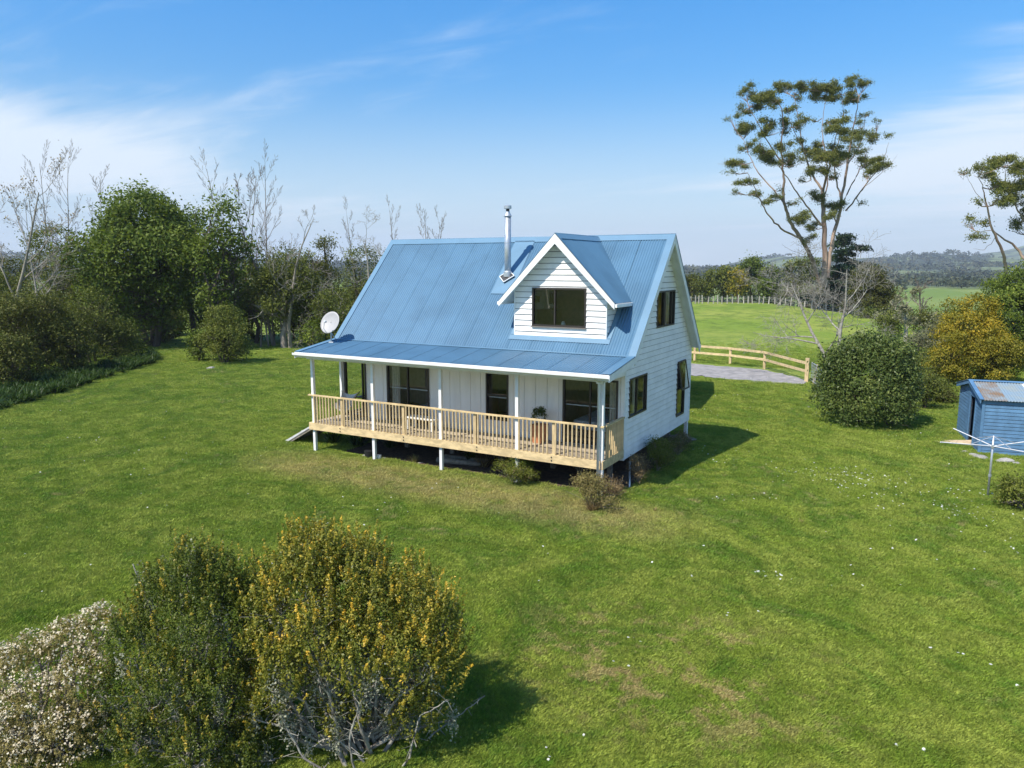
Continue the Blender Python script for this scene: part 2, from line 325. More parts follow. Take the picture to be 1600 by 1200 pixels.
# ================================================================== GROUND
def build_ground():
    rs = [0]; r = 1.0
    while r < 3800: rs.append(r); r *= 1.034 if r < 700 else 1.022
    rs = np.array(rs[1:])
    a1 = np.radians(np.arange(-46, 46, .30)); a2 = np.radians(np.arange(46, 314, 3.2)); an = np.concatenate([a1, a2])
    A, Rr = np.meshgrid(an, rs); U = Rr*np.sin(A); Vv = Rr*np.cos(A)
    X, Y = uv2xy(U, Vv); Z = terr(X, Y); na = len(an); nr = len(rs)
    V = np.stack([X, Y, Z], -1).reshape(-1, 3)
    i = np.arange(nr-1)[:, None]*na; j = np.arange(na)[None, :]; j2 = (j+1) % na
    F = np.stack([i+j, i+j2, i+na+j2, i+na+j], -1).reshape(-1, 4)
    c = len(V); V = np.vstack([V, [[CAM[0], CAM[1], tz(CAM[0], CAM[1])]]])
    me = npmesh('ground', V, F, smooth=True)
    F2 = np.stack([np.full(na, c), np.arange(na), (np.arange(na)+1) % na], -1)
    bm = bmesh.new(); bm.from_mesh(me); bm.verts.ensure_lookup_table()
    for f in F2:
        try: bm.faces.new([bm.verts[int(k)] for k in f]).smooth = True
        except Exception: pass
    bmesh.ops.recalc_face_normals(bm, faces=bm.faces)
    bm.faces.ensure_lookup_table()
    if bm.faces[0].normal.z < 0: bmesh.ops.reverse_faces(bm, faces=bm.faces)
    bm.to_mesh(me); bm.free()
    m = bpy.data.materials.new('turf'); m.use_nodes = True; t = m.node_tree; b = t.nodes['Principled BSDF']; b.inputs['Roughness'].default_value = .85; b.inputs['Specular IOR Level'].default_value = .15
    g = N(t, 'ShaderNodeGroup', node_tree=GG); geo = N(t, 'ShaderNodeNewGeometry'); pos = geo.outputs['Position']
    d = N(t, 'ShaderNodeVectorMath', operation='DISTANCE'); t.links.new(pos, d.inputs[0]); d.inputs[1].default_value = tuple(CAM)
    dist = d.outputs['Value']
    def noise(scale, det=6, ro=.6, dist_=0):
        n = N(t, 'ShaderNodeTexNoise', inp={'Scale': scale, 'Detail': det, 'Roughness': ro, 'Distortion': dist_}); t.links.new(pos, n.inputs['Vector']); return n.outputs[0]
    def mixc(f, a, bb):
        x = N(t, 'ShaderNodeMix', data_type='RGBA'); t.links.new(f, x.inputs[0])
        for i, c in ((6, a), (7, bb)):
            if isinstance(c, tuple): x.inputs[i].default_value = (*c, 1)
            else: t.links.new(c, x.inputs[i])
        return x.outputs[2]
    # paddock: longer, brighter pasture with brown seed patches
    pad = mixc(MR(t, noise(.09, 6, .7, .5), .4, .62), (.17, .245, .030), (.26, .30, .055))
    pad = mixc(MR(t, noise(.6, 7, .75), .46, .62, 0, .8), pad, (.09, .14, .02))
    pad = mixc(MR(t, noise(.055, 5, .6), .58, .70, 0, .5), pad, (.23, .19, .09))
    dt = N(t, 'ShaderNodeVectorMath', operation='DISTANCE'); t.links.new(pos, dt.inputs[0]); dt.inputs[1].default_value = (5, 4, -1)
    gb = N(t, 'ShaderNodeHueSaturation', inp={'Value': 1.12}); t.links.new(g.outputs[0], gb.inputs['Color'])
    col = mixc(MR(t, M(t, 'ADD', dt.outputs['Value'], M(t, 'MULTIPLY', noise(.15), 14)), 44, 66), gb.outputs[0], pad)
    far = mixc(MR(t, noise(.006, 5, .55), .47, .53), (.16, .20, .075), (.045, .058, .028))
    far = mixc(MR(t, noise(.03, 6, .7), .4, .7, 0, .5), far, (.035, .045, .022))
    farpast = mixc(MR(t, noise(.01, 4, .5), .4, .6), (.135, .20, .035), (.19, .24, .06))
    col = mixc(MR(t, dist, 240, 330), col, farpast)
    col = mixc(MR(t, dist, 640, 760), col, far)
    t.links.new(col, b.inputs['Base Color'])
    bp = N(t, 'ShaderNodeBump', inp={0: .5, 1: .04}); t.links.new(noise(9, 8, .75), bp.inputs['Height'])
    bp2 = N(t, 'ShaderNodeBump', inp={0: .5, 1: .5}); t.links.new(noise(.8, 6, .7), bp2.inputs['Height']); t.links.new(MR(t, dist, 50, 90, 0, .6), bp2.inputs[0])
    t.links.new(bp.outputs[0], bp2.inputs['Normal']); t.links.new(bp2.outputs[0], b.inputs['Normal'])
    o = link('ground', me, m); tag(o, kind='structure')
build_ground()
def patch(name, outline, m, lift, cell=.25, rough=0):
    """ground-hugging patch with a slightly ragged edge"""
    o = np.array(outline, float); 
    P = []
    for i in range(len(o)):
        a, b = o[i], o[(i+1) % len(o)]; n = max(2, int(np.linalg.norm(b-a)/.35))
        for k in range(n):
            p = a+(b-a)*k/n; P.append(p+rng.normal(0, rough, 2))
    P = np.array(P); mn = P.min(0)-cell; mxx = P.max(0)+cell
    bm = bmesh.new(); vs = [bm.verts.new((p[0], p[1], 0)) for p in P]; bm.faces.new(vs)
    bmesh.ops.triangulate(bm, faces=bm.faces)
    L = max(mxx-mn)
    for ax in (0, 1):
        k = mn[ax]
        while k < mxx[ax]:
            co = (k, 0, 0) if ax == 0 else (0, k, 0); no = (1, 0, 0) if ax == 0 else (0, 1, 0)
            bmesh.ops.bisect_plane(bm, geom=bm.verts[:]+bm.edges[:]+bm.faces[:], plane_co=co, plane_no=no); k += max(cell, L/60)
    co = np.array([v.co[:] for v in bm.verts]); z = terr(co[:, 0], co[:, 1])+lift+rng.random(len(co))*rough*.12
    for v, q in zip(bm.verts, z): v.co.z = q
    bmesh.ops.recalc_face_normals(bm, faces=bm.faces)
    for f in bm.faces:
        if f.normal.z < 0: f.normal_flip()
        f.smooth = True
    me = bpy.data.meshes.new(name); bm.to_mesh(me); bm.free(); ob = link(name, me, m); tag(ob, kind='structure'); return ob
gravelm = mat('gravel', (.33, .31, .295), .95, .3, 2.2, bump=1.0, bscale=28, col2=(.22, .21, .20), detail=8)
patch('gravel_drive', [(-8, 29.5), (2, 28.8), (4.9, 28.7), (7.0, 28.5), (9.5, 28.0), (11.5, 26.3), (12.8, 24.2), (12.7, 22.9), (11, 22.3), (8.0, 22.9), (6.2, 23.6), (2, 23.5), (-8, 23)], gravelm, .03, cell=.5, rough=.12)
patch('garden_bed', [(.9, -.9), (2.4, -1.25), (4.4, -1.2), (6.4, -1.55), (8.2, -1.6), (9.4, -1.7), (10.9, -2.0), (11.5, -1.5), (11.5, -.2), (11.35, 2.5), (11.2, 5.2), (11.2, 6.7), (9, 6.9), (.4, 6.8), (.3, 0)], soil, .012, cell=.2, rough=.16)

# ================================================================== FOLIAGE TOOLS
import zlib
def reseed(label):
    global rng
    rng = np.random.default_rng(zlib.crc32(label.encode()))
def rand_unit(n):
    v = rng.normal(size=(n, 3)); return v/np.linalg.norm(v, axis=1, keepdims=True)
def leaf_arrays(pos, size, tint, outward=None, aspect=.5, up=.25):
    n = len(pos); nr = rand_unit(n)
    if outward is not None: nr = nr+outward*.9
    nr[:, 2] += up; nr /= np.linalg.norm(nr, axis=1, keepdims=True)+1e-9
    t = rand_unit(n); t -= (t*nr).sum(1, keepdims=True)*nr; t /= np.linalg.norm(t, axis=1, keepdims=True)+1e-9
    b = np.cross(nr, t); s = size[:, None]; w = s*aspect
    V = np.stack([pos-t*s*.5, pos+b*w*.5-t*s*.05, pos+t*s*.5, pos-b*w*.5-t*s*.05], 1).reshape(-1, 3)
    F = np.arange(n*4).reshape(-1, 4); return V, F, np.repeat(tint, 4)
def clump_points(lobes, ncl, per, clr, shell=.72, flat=1.0, droop=0, minz=None):
    """lobes: (cx,cy,cz,rx,ry,rz). clump centres near the lobes' skins, leaves gaussian about each clump"""
    lob = np.array(lobes, float); wt = (lob[:, 3]*lob[:, 4]*lob[:, 5])**.66; wt /= wt.sum()
    k = rng.choice(len(lob), ncl, p=wt); d = rand_unit(ncl); d[:, 2] = np.where(d[:, 2] < -.35, -d[:, 2], d[:, 2])
    r = shell+(1.03-shell)*rng.random(ncl)**.6
    c = lob[k, :3]+d*lob[k, 3:]*r[:, None]
    # drop clumps buried well inside another lobe
    dist = np.min([np.where(np.arange(ncl) >= 0, (((c-l[:3])/l[3:])**2).sum(1), 9) for l in lob], axis=0)
    keep = dist > (shell*.8)**2; c = c[keep]; d = d[keep]; ncl = len(c)
    cs = clr*(.6+.8*rng.random(ncl)); ct = rng.normal(.45, .16, ncl)
    i = np.repeat(np.arange(ncl), per); off = rng.normal(size=(len(i), 3)); off *= np.array([1, 1, flat])
    p = c[i]+off*cs[i][:, None]*.5
    hgt = off[:, 2]*.06
    tint = np.clip(ct[i]+rng.normal(0, .13, len(i))+hgt, 0, 1)
    if minz is not None: m = p[:, 2] > minz; p = p[m]; tint = tint[m]; d_i = d[i][m]
    else: d_i = d[i]
    return p, tint, d_i
def foliage(name, parent, m, lobes, ncl, per, clr, leaf, shell=.72, flat=1.0, aspect=.5, minz=None, tshift=0, extra=None):
    p, t, d = clump_points(lobes, ncl, per, clr, shell, flat, minz=minz)
    s = leaf*(.6+.8*rng.random(len(p)))
    V, F, T = leaf_arrays(p, s, np.clip(t+tshift, 0, 1), d, aspect)
    me = npmesh(name, V, F, T); return link(name, me, m, parent)
def sprigs(name, parent, m, lobes, ns, per, L, R, leaf, tshift=0, tilt=.45, shell=.8, aspect=.5):
    """upright leafy shoots standing on the skin of the lobes, brightest leaves at their tips"""
    lob = np.array(lobes, float); wt = (lob[:, 3]*lob[:, 5])**.9; wt /= wt.sum(); k = rng.choice(len(lob), ns, p=wt); d = rand_unit(ns); d[:, 2] = np.where(d[:, 2] < -.5, -d[:, 2], d[:, 2])
    c = lob[k, :3]+d*lob[k, 3:]*(shell+(1.05-shell)*rng.random(ns))[:, None]; ax = d*tilt+np.array([0, 0, 1.]); ax += rng.normal(0, .12, ax.shape); ax /= np.linalg.norm(ax, axis=1, keepdims=True)
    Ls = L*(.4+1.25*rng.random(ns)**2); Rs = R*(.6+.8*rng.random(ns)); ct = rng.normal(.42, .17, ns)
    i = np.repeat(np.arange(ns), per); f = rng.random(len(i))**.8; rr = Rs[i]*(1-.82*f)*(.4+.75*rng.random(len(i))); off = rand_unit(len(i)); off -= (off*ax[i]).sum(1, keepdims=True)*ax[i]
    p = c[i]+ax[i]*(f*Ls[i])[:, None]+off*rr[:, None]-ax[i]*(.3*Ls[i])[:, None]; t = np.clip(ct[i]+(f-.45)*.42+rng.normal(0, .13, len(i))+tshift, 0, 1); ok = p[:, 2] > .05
    V, F, T = leaf_arrays(p[ok], (leaf*(.6+.7*rng.random(len(i))))[ok], t[ok], off[ok]*.6+d[i][ok]*.5, aspect, .35); return link(name, npmesh(name, V, F, T), m, parent)
def tubes_mesh(name, polys, n=5):
    """polys: list of (pts array, radii array)"""
    Vs = []; Fs = []; base = 0
    for pts, rad in polys:
        pts = np.asarray(pts, float); rad = np.asarray(rad, float); k = len(pts); nn = n if rad[0] > .03 else (4 if rad[0] > .012 else 3)
        d = np.gradient(pts, axis=0); d /= np.linalg.norm(d, axis=1, keepdims=True)+1e-9
        a = np.where(np.abs(d[:, 2:3]) < .9, [[0, 0, 1.]], [[1., 0, 0]]); r = np.cross(d, a); r /= np.linalg.norm(r, axis=1, keepdims=True)+1e-9; u = np.cross(r, d)
        th = np.arange(nn)*2*pi/nn
        V = pts[:, None, :]+(r[:, None, :]*np.cos(th)[None, :, None]+u[:, None, :]*np.sin(th)[None, :, None])*rad[:, None, None]
        Vs.append(V.reshape(-1, 3)); i = np.arange(k-1)[:, None]*nn+base; j = np.arange(nn)[None]; j2 = (j+1) % nn
        Fs.append(np.stack([i+j, i+j2, i+nn+j2, i+nn+j], -1).reshape(-1, 4)); base += k*nn
    return npmesh(name, np.vstack(Vs), np.vstack(Fs), smooth=True)
TWIG = .004
def grow(p, d, length, rad, lvl, maxl, out, tips, nb=(3, 5), spread=.7, up=.15, wob=.12, ratio=.62, tip_r=.35, start=.3):
    """a limb and its side limbs"""
    n = (6, 5, 3, 2, 2)[min(lvl, 4)]; pts = [p]; q = np.array(p, float); dd = np.array(d, float)
    for i in range(n):
        dd = dd+rng.normal(0, wob, 3)+np.array([0, 0, up*.3]); dd /= np.linalg.norm(dd); q = q+dd*length/n; pts.append(q.copy())
    R = np.linspace(rad, max(rad*tip_r, TWIG*.8), n+1); out.append((lvl, np.array(pts), R))
    if lvl >= maxl: tips.append((pts[-1], dd)); return
    k = rng.integers(nb[0], nb[1]+1)
    for i in range(k):
        f = start+(1-start)*(i+rng.random()*.8)/k; f = min(f, .98); a = f*n; j = int(a); b = pts[j]+(pts[min(j+1, n)]-pts[j])*(a-j)
        par = pts[min(j+1, n)]-pts[j]; par = par/(np.linalg.norm(par)+1e-9)
        side = rng.normal(size=3); side -= side@par*par; side /= np.linalg.norm(side)+1e-9
        nd = par*(1-spread*.5)+side*spread+np.array([0, 0, up]); nd /= np.linalg.norm(nd)
        grow(b, nd, length*ratio*(.7+.5*rng.random())*(1.15-.4*f), max((rad*(1-f)+rad*tip_r*f)*.62, TWIG), lvl+1, maxl, out, tips, nb, spread, up, wob*1.15, ratio, tip_r, start)
    tips.append((pts[-1], dd))
def wood(root, out, m, name_trunk='trunk', name_br='branches', split=1):
    big = [(a, b) for l, a, b in out if l < split]; sm = [(a, b) for l, a, b in out if l >= split]
    if big: link(name_trunk, tubes_mesh(name_trunk, big, 8), m, root)
    if sm: o = link(name_br, tubes_mesh(name_br, sm, 5), m, root)
def tree(name, label, cat, loc, h, lobes, fm, wm, ncl, per, clr, leaf, trunk_r=.15, stems=1, group=None, shell=.72, flat=1., aspect=.5, limbs=6, seed_spread=.35, trunk_h=.45, tshift=0, minz=.05):
    root = empty(name, label, cat, loc, group=group)
    lb = [(a*1., b*1., c*1., d, e, f) for a, b, c, d, e, f in lobes]
    out = []
    for s in range(stems):
        ang = rng.random()*6.28; b0 = np.array([cos(ang), sin(ang), 0])*(.0 if stems == 1 else trunk_r*1.6)
        lean = np.array([cos(ang), sin(ang), 0])*(seed_spread if stems > 1 else .08)
        top = np.array([0, 0, h*trunk_h])+lean*h*.4
        pts = np.array([b0-[0, 0, .15], b0+(top-b0)*.33+rng.normal(0, .03*h, 3)*[1, 1, .2], b0+(top-b0)*.66+rng.normal(0, .03*h, 3)*[1, 1, .2], top]); out.append((0, pts, np.linspace(trunk_r, trunk_r*.6, 4)))
        for i in range(limbs):
            l = lb[rng.integers(len(lb))]; tgt = np.array(l[:3])+rng.normal(size=3)*np.array(l[3:])*.35; f = .35+.65*rng.random(); st = pts[1]+(pts[3]-pts[1])*f
            mid = (st+tgt)/2+rng.normal(0, .04*h, 3)+[0, 0, -.03*h]; out.append((1, np.array([st, mid, tgt]), np.array([trunk_r*.5, trunk_r*.3, trunk_r*.12])))
            for q in range(4):
                e = tgt+rng.normal(size=3)*np.array(l[3:])*.5; out.append((2, np.array([mid+(tgt-mid)*rng.random(), (mid+e)/2+rng.normal(0, .02*h, 3), e]), np.array([trunk_r*.22, trunk_r*.15, trunk_r*.05])))
    wood(root, out, wm)
    foliage('crown', root, fm, lb, ncl, per, clr, leaf, shell, flat, aspect, minz=minz, tshift=tshift)
    return root
def bare(name, label, cat, loc, h, rad, wm, maxl=3, nb=(4, 6), spread=.6, up=.25, wob=.08, ratio=.5, lean=(0, 0), stems=1, group=None, leaves=0, lm=None, start=.25, lsize=.08, twig=.004):
    global TWIG
    TWIG = twig; root = empty(name, label, cat, loc, group=group); out = []; tips = []
    for s in range(stems):
        d = np.array([lean[0]+(rng.normal(0, .16) if stems > 1 else 0), lean[1]+(rng.normal(0, .16) if stems > 1 else 0), 1.]); d /= np.linalg.norm(d)
        grow(np.array([rng.normal(0, .1)*(stems > 1), rng.normal(0, .1)*(stems > 1), -.15]), d, h*(.85+.15*rng.random()), rad, 0, maxl, out, tips, nb, spread, up, wob, ratio, .2, start)
    wood(root, out, wm)
    if leaves:
        T = np.array([t[0] for t in tips]); i = rng.integers(0, len(T), leaves); p = T[i]+rng.normal(0, .12, (leaves, 3))*h*.12
        V, F, tt = leaf_arrays(p, lsize*(.6+.8*rng.random(leaves)), rng.random(leaves)); link('leaves', npmesh('leaves', V, F, tt), lm, root)
    return root
exec_parts = []
# ================================================================== HOUSE
H = empty('cottage', 'white weatherboard cottage with steep blue iron roof, dormer and front veranda', 'house', (0, 0, 0))
HL, HW, ZB = 10.92, 6.877, -.326
SF = 1.0386; zF = lambda y: 2.865+SF*y
RY, RZ = 3.431, 6.428; SB = 1.105; zBk = lambda y: RZ-SB*(y-RY)
SVr = .146; zV = lambda y: 2.815+SVr*y
XL, XR = -.268, 11.262
DC, DZ, DS = 8.60, 6.385, 1.05; DY = .36; DX0, DX1 = 7.04, 10.16; DE = 1.93
def mbox(b, Mf, a0, a1, z0, z1, o0, o1):
    return b.quad8([Mf(a0, z0, o0), Mf(a1, z0, o0), Mf(a1, z1, o0), Mf(a0, z1, o0), Mf(a0, z0, o1), Mf(a1, z0, o1), Mf(a1, z1, o1), Mf(a0, z1, o1)])
def trap(b, Mf, l0, r0, l1, r1, z0, z1, o0a, o0b, o1a, o1b):
    """board slice: bottom edge z0 (out o0b), top edge z1 (out o1b)"""
    return b.quad8([Mf(l0, z0, o0a), Mf(r0, z0, o0a), Mf(r1, z1, o1a), Mf(l1, z1, o1a), Mf(l0, z0, o0b), Mf(r0, z0, o0b), Mf(r1, z1, o1b), Mf(l1, z1, o1b)])
def slices(z0, z1, left, right, holes, breaks=()):
    zs = {z0, z1}
    for h in holes:
        for z in (h[2], h[3]):
            if z0 < z < z1: zs.add(z)
    for z in breaks:
        if z0 < z < z1: zs.add(z)
    zs = sorted(zs); out = []
    for a, b in zip(zs, zs[1:]):
        if b-a < .002: continue
        m = (a+b)/2; iv = [[(left(a), right(a)), (left(b), right(b))]]
        cuts = sorted([h for h in holes if h[2] < m < h[3]]); cur = None; segs = []
        Lb, Rb, Lt, Rt = left(a), right(a), left(b), right(b)
        if Rb-Lb < .02: continue
        if Rt < Lt: Rt = Lt = (Rt+Lt)/2
        sb, st = Lb, Lt
        for h in cuts:
            if h[0]-sb > .01 or h[0]-st > .01: segs.append((sb, h[0], st, h[0]))
            sb = st = max(h[1], sb)
        if Rb-sb > .01 or Rt-st > .01: segs.append((sb, Rb, st, Rt))
        out.append((a, b, segs))
    return out
def clad(parent, Mf, z0, z1, h, left, right, holes, m, name='weatherboard', out0=.008, out1=.036, breaks=(), gap=.02):
    shade_ = MB(); trp = slices(z0, z1, left, right, holes, breaks)
    for a, c, segs in trp:
        for (lb, rb, lt, rt) in segs: trap(shade_, Mf, lb+.012, rb-.012, lt, rt, a, c, -.001, .003, -.001, .003)
    tag(shade_.obj('board_gap_shade', gap_shade_m, parent))  # thin dark sheet added behind the boards so their gaps look shaded
    z = z0
    while z < z1-.01:
        t = min(z+h, z1); items = []
        for a, c, segs in slices(z, max(t-gap, z+.01), left, right, holes, breaks):
            for sg in segs: items.append((a, c, sg))
        grp = list(range(len(items)))
        for i in range(len(items)):
            for j in range(i):
                A, B = items[j], items[i]
                if abs(A[1]-B[0]) < 1e-6 and min(A[2][3], B[2][1])-max(A[2][2], B[2][0]) > .005:
                    g0, g1 = grp[j], grp[i]; grp = [g0 if q == g1 else q for q in grp]
        for g in sorted(set(grp)):
            b = MB()
            for (a, c, (lb, rb, lt, rt)), q in zip(items, grp):
                if q != g: continue
                fa = 1-(a-z)/h; fc = 1-(c-z)/h; trap(b, Mf, lb, rb, lt, rt, a, c, 0, out0+(out1-out0)*fa, 0, out0+(out1-out0)*fc)
            b.obj(name, m, parent)
        z = t
def core(name, parent, Mf, z0, z1, left, right, holes, m, th=.1, breaks=()):
    b = MB()
    for a, c, segs in slices(z0, z1, left, right, holes, breaks):
        for (lb, rb, lt, rt) in segs: trap(b, Mf, lb, rb, lt, rt, a, c, -th, -.002, -th, -.002)
    return b.obj(name, m, parent)
def window(parent, Mf, a0, a1, z0, z1, mull=(), trans=(), fw=.05, depth=.05, out=.048, m=None, sill=False, light_sill=False, open_pane=None):
    m = m or frame_m; b = MB()
    mbox(b, Mf, a0, a0+fw, z0, z1, -depth, out); mbox(b, Mf, a1-fw, a1, z0, z1, -depth, out)
    mbox(b, Mf, a0+fw, a1-fw, z0, z0+fw, -depth, out); mbox(b, Mf, a0+fw, a1-fw, z1-fw, z1, -depth, out)
    xs = [a0+fw]+[q for q in mull for _ in (0, 1)]+[a1-fw]; zs = [z0+fw]+[q for q in trans for _ in (0, 1)]+[z1-fw]
    g = .022
    for q in mull: mbox(b, Mf, q-g, q+g, z0+fw, z1-fw, -depth*.8, out*.7)
    for q in trans:
        ed = [a0+fw]+list(mull)+[a1-fw]
        for i in range(len(ed)-1): mbox(b, Mf, ed[i]+(g if i else 0), ed[i+1]-(g if i < len(ed)-2 else 0), q-g, q+g, -depth*.8, out*.7)
    w = b.obj('window', m, parent)
    xe = [a0+fw]+list(mull)+[a1-fw]; ze = [z0+fw]+list(trans)+[z1-fw]
    for i in range(len(xe)-1):
        for j in range(len(ze)-1):
            if open_pane == (i, j): continue
            l = xe[i]+(g if i else 0); r = xe[i+1]-(g if i < len(xe)-2 else 0); bt = ze[j]+(g if j else 0); tp = ze[j+1]-(g if j < len(ze)-2 else 0)
            MB().face([Mf(l, bt, -.01), Mf(r, bt, -.01), Mf(r, tp, -.01), Mf(l, tp, -.01)]).obj('pane', glass, w, fix=False)
    if light_sill: mbox(MB(), Mf, a0-.01, a1+.01, z0-.035, z0-.002, -.02, out+.03).obj('sill', frame_l, w)
    return w
# --- walls
MR_ = lambda a, z, o: (HL+o, a, z); ML_ = lambda a, z, o: (-o, a, z); MF_ = lambda a, z, o: (a, -o, z); MBk = lambda a, z, o: (a, HW+o, z)
gl = lambda z: 0 if z < zF(0)-.16 else (z+.13-2.865)/SF
gr = lambda z: HW if z < zBk(HW)-.13 else RY+(RZ-.13-z)/SB
ZT = 6.20; brk = (zF(0)-.16, zBk(HW)-.13)
holesR = [(.36, 1.92, .88, 2.08), (5.18, 6.14, .06, 2.07), (2.72, 4.61, 3.43, 4.62)]
wr = core('gable_wall', H, MR_, ZB, ZT, gl, gr, holesR, inwall, breaks=brk)
clad(wr, MR_, ZB, ZT, .18, gl, gr, holesR, board_white, breaks=brk)
holesL = [(.16, 1.6, .02, 2.05), (4.2, 5.4, .9, 2.05), (2.7, 4.2, 3.43, 4.62)]
wl = core('gable_wall', H, ML_, ZB, ZT, gl, gr, holesL, inwall, breaks=brk)
clad(wl, ML_, ZB, ZT, .18, gl, gr, holesL, board_white, breaks=brk)
holesF = [(.12, 1.14, .02, 2.06), (2.08, 3.9, .02, 2.06), (6.16, 7.0, .46, 2.06), (8.93, 10.74, .02, 2.06)]
L0 = lambda z: .1; R0 = lambda z: HL-.1
wf = core('front_wall', H, MF_, ZB, 2.72, L0, R0, holesF, inwall)
x = .285-.405
while x < HL:
    a, c = max(x, 0), min(x+.405, HL); prev = None; b = None
    for z0, z1, segs in slices(ZB, 2.62, lambda z: a+.006, lambda z: c-.006, [h for h in holesF if h[1] > a and h[0] < c]):
        if len(segs) != 1 or b is None or prev != z0:
            if b: b.obj('wall_panel', panel_white, wf)
            b = MB() if segs else None
        for s in segs: trap(b, MF_, s[0], s[1], s[2], s[3], z0, z1, 0, .018, 0, .018)
        prev = z1
    if b: b.obj('wall_panel', panel_white, wf)
    x += .405
holesB = [(1.5, 3.2, .9, 2.05), (6.2, 7.4, .02, 2.05)]
wb = core('back_wall', H, MBk, ZB, 2.45, L0, R0, holesB, inwall)
clad(wb, MBk, ZB, 2.45, .18, lambda z: 0, lambda z: HL, holesB, board_white)
# corner boards
for (x0, x1, y0, y1, z1) in ((HL-.001, HL+.034, -.03, .07, 2.72), (HL-.09, HL-.002, -.034, -.019, 2.6), (HL+.0, HL+.034, HW-.05, HW+.03, 2.45), (-.034, 0, -.03, .07, 2.72), (-.034, 0, HW-.05, HW+.03, 2.45), (.003, .09, -.034, -.019, 2.6)):
    MB().box(x0, x1, y0, y1, ZB-.02, z1).obj('corner_board', white, H)
# --- windows
window(wr, MR_, .36, 1.92, .88, 2.08, mull=(1.06,))
w_ = window(wr, MR_, 5.18, 6.14, .06, 2.07, trans=(1.02,), open_pane=(0, 1))
sb_ = MB()   # awning sash pushed out at the foot
def sash(Mf, a0, a1, z0, z1, out, parent):
    P = lambda a, z, o: Mf(a, z, .03+o+(z1-z)/(z1-z0)*out); b = MB(); f = .04
    mbox(b, P, a0, a0+f, z0, z1, 0, .035); mbox(b, P, a1-f, a1, z0, z1, 0, .035); mbox(b, P, a0+f, a1-f, z0, z0+f, 0, .035); mbox(b, P, a0+f, a1-f, z1-f, z1, 0, .035)
    s = b.obj('sash', frame_m, parent)
    MB().face([P(a0+f, z0+f, .02), P(a1-f, z0+f, .02), P(a1-f, z1-f, .02), P(a0+f, z1-f, .02)]).obj('sash_pane', glass, parent, fix=False)
sash(MR_, 5.2, 6.12, 1.04, 2.06, .17, w_)
window(wr, MR_, 2.72, 3.48, 3.43, 4.62); window(wr, MR_, 3.53, 4.61, 3.43, 4.62, mull=(4.3,))
mbox(MB(), MR_, 3.48, 3.53, 3.40, 4.65, 0, .03).obj('mullion_board', white, wr)
window(wl, ML_, .16, 1.6, .02, 2.05, trans=(.55,), fw=.06); window(wl, ML_, 4.2, 5.4, .9, 2.05); window(wl, ML_, 2.7, 4.2, 3.43, 4.62, mull=(3.45,))
window(wf, MF_, .12, 1.14, .02, 2.06, mull=(.96,), trans=(.72,), fw=.07)
window(wf, MF_, 2.08, 3.9, .02, 2.06, mull=(2.98,), fw=.06); window(wf, MF_, 6.16, 7.0, .46, 2.06, fw=.05, trans=(1.28,), light_sill=False)
window(wf, MF_, 8.93, 10.74, .02, 2.06, mull=(9.84,), fw=.06)
window(wb, MBk, 1.5, 3.2, .9, 2.05, mull=(2.3,)); window(wb, MBk, 6.2, 7.4, .02, 2.05, mull=(6.8,))
for a0, a1, zz_, in ((2.16, 3.84, 1.18), (9.0, 10.68, 1.18), (6.22, 6.94, 1.18)): MB().box(a0, a1, .075, .095, zz_, zz_+.03).obj('inner_rail', white, wf)
# --- floor, underside, piles
fl = MB().box(.1, HL-.1, .1, HW-.1, -.28, -.02).obj('floor', infloor, H)
for k in range(5): MB().box(.12, HL-.12, .45+k*1.5, .55+k*1.5, -.42, -.285).obj('floor_bearer', oldwood, H)
for i in range(6):
    for j in range(4): MB().box(.5+i*1.95, .64+i*1.95, .43+j*1.95, .57+j*1.95, -1.3, -.425).obj('pile', oldwood, H)
MB().box(HL-.11, HL+.01, HW-.15, HW-.02, -1.3, ZB-.022).obj('corner_post', white, H)
# --- rooms: ceiling, partitions
MB().box(.1, HL-.1, .1, HW-.1, 2.36, 2.44).obj('ceiling', inwall, H)
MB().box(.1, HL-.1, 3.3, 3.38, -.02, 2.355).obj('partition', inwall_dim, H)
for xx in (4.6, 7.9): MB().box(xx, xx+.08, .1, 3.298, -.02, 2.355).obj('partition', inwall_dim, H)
MB().box(6.0, 7.62, 2.35, 2.43, 2.45, 5.0).obj('partition', inwall, H)
MB().box(7.63, 10.6, 2.1, 2.18, 2.45, 4.8).obj('partition', inbrown, H)
MB().box(6.62, 7.05, 2.31, 2.345, 2.45, 4.55).obj('inner_door', white, H)
# --- roof
roof = MB()
# linings close the roof from below
def slab(b, P, d): return b.prism(P, d)
t_ = (0, 0, -.05)
lin = MB()
zo = .075
def linf(x0, x1, y0, y1): lin.quad8([(x0, y0, zF(y0)-zo-.04), (x1, y0, zF(y0)-zo-.04), (x1, y1, zF(y1)-zo-.04), (x0, y1, zF(y1)-zo-.04), (x0, y0, zF(y0)-zo), (x1, y0, zF(y0)-zo), (x1, y1, zF(y1)-zo), (x0, y1, zF(y1)-zo)])
ymax = RY-.02
linf(XL+.04, DX0, -.03, ymax); linf(DX1, XR-.04, -.03, ymax); linf(DX0, DX1, -.03, DY-.03); linf(DX0, DX1, 2.6, ymax)
lin.quad8([(XL+.04, RY, zBk(RY)-zo-.06), (XR-.04, RY, zBk(RY)-zo-.06), (XR-.04, 6.93, zBk(6.93)-zo-.04), (XL+.04, 6.93, zBk(6.93)-zo-.04), (XL+.04, RY, zBk(RY)-zo), (XR-.04, RY, zBk(RY)-zo), (XR-.04, 6.93, zBk(6.93)-zo), (XL+.04, 6.93, zBk(6.93)-zo)])
RFo = lin.obj('roof', white, H)
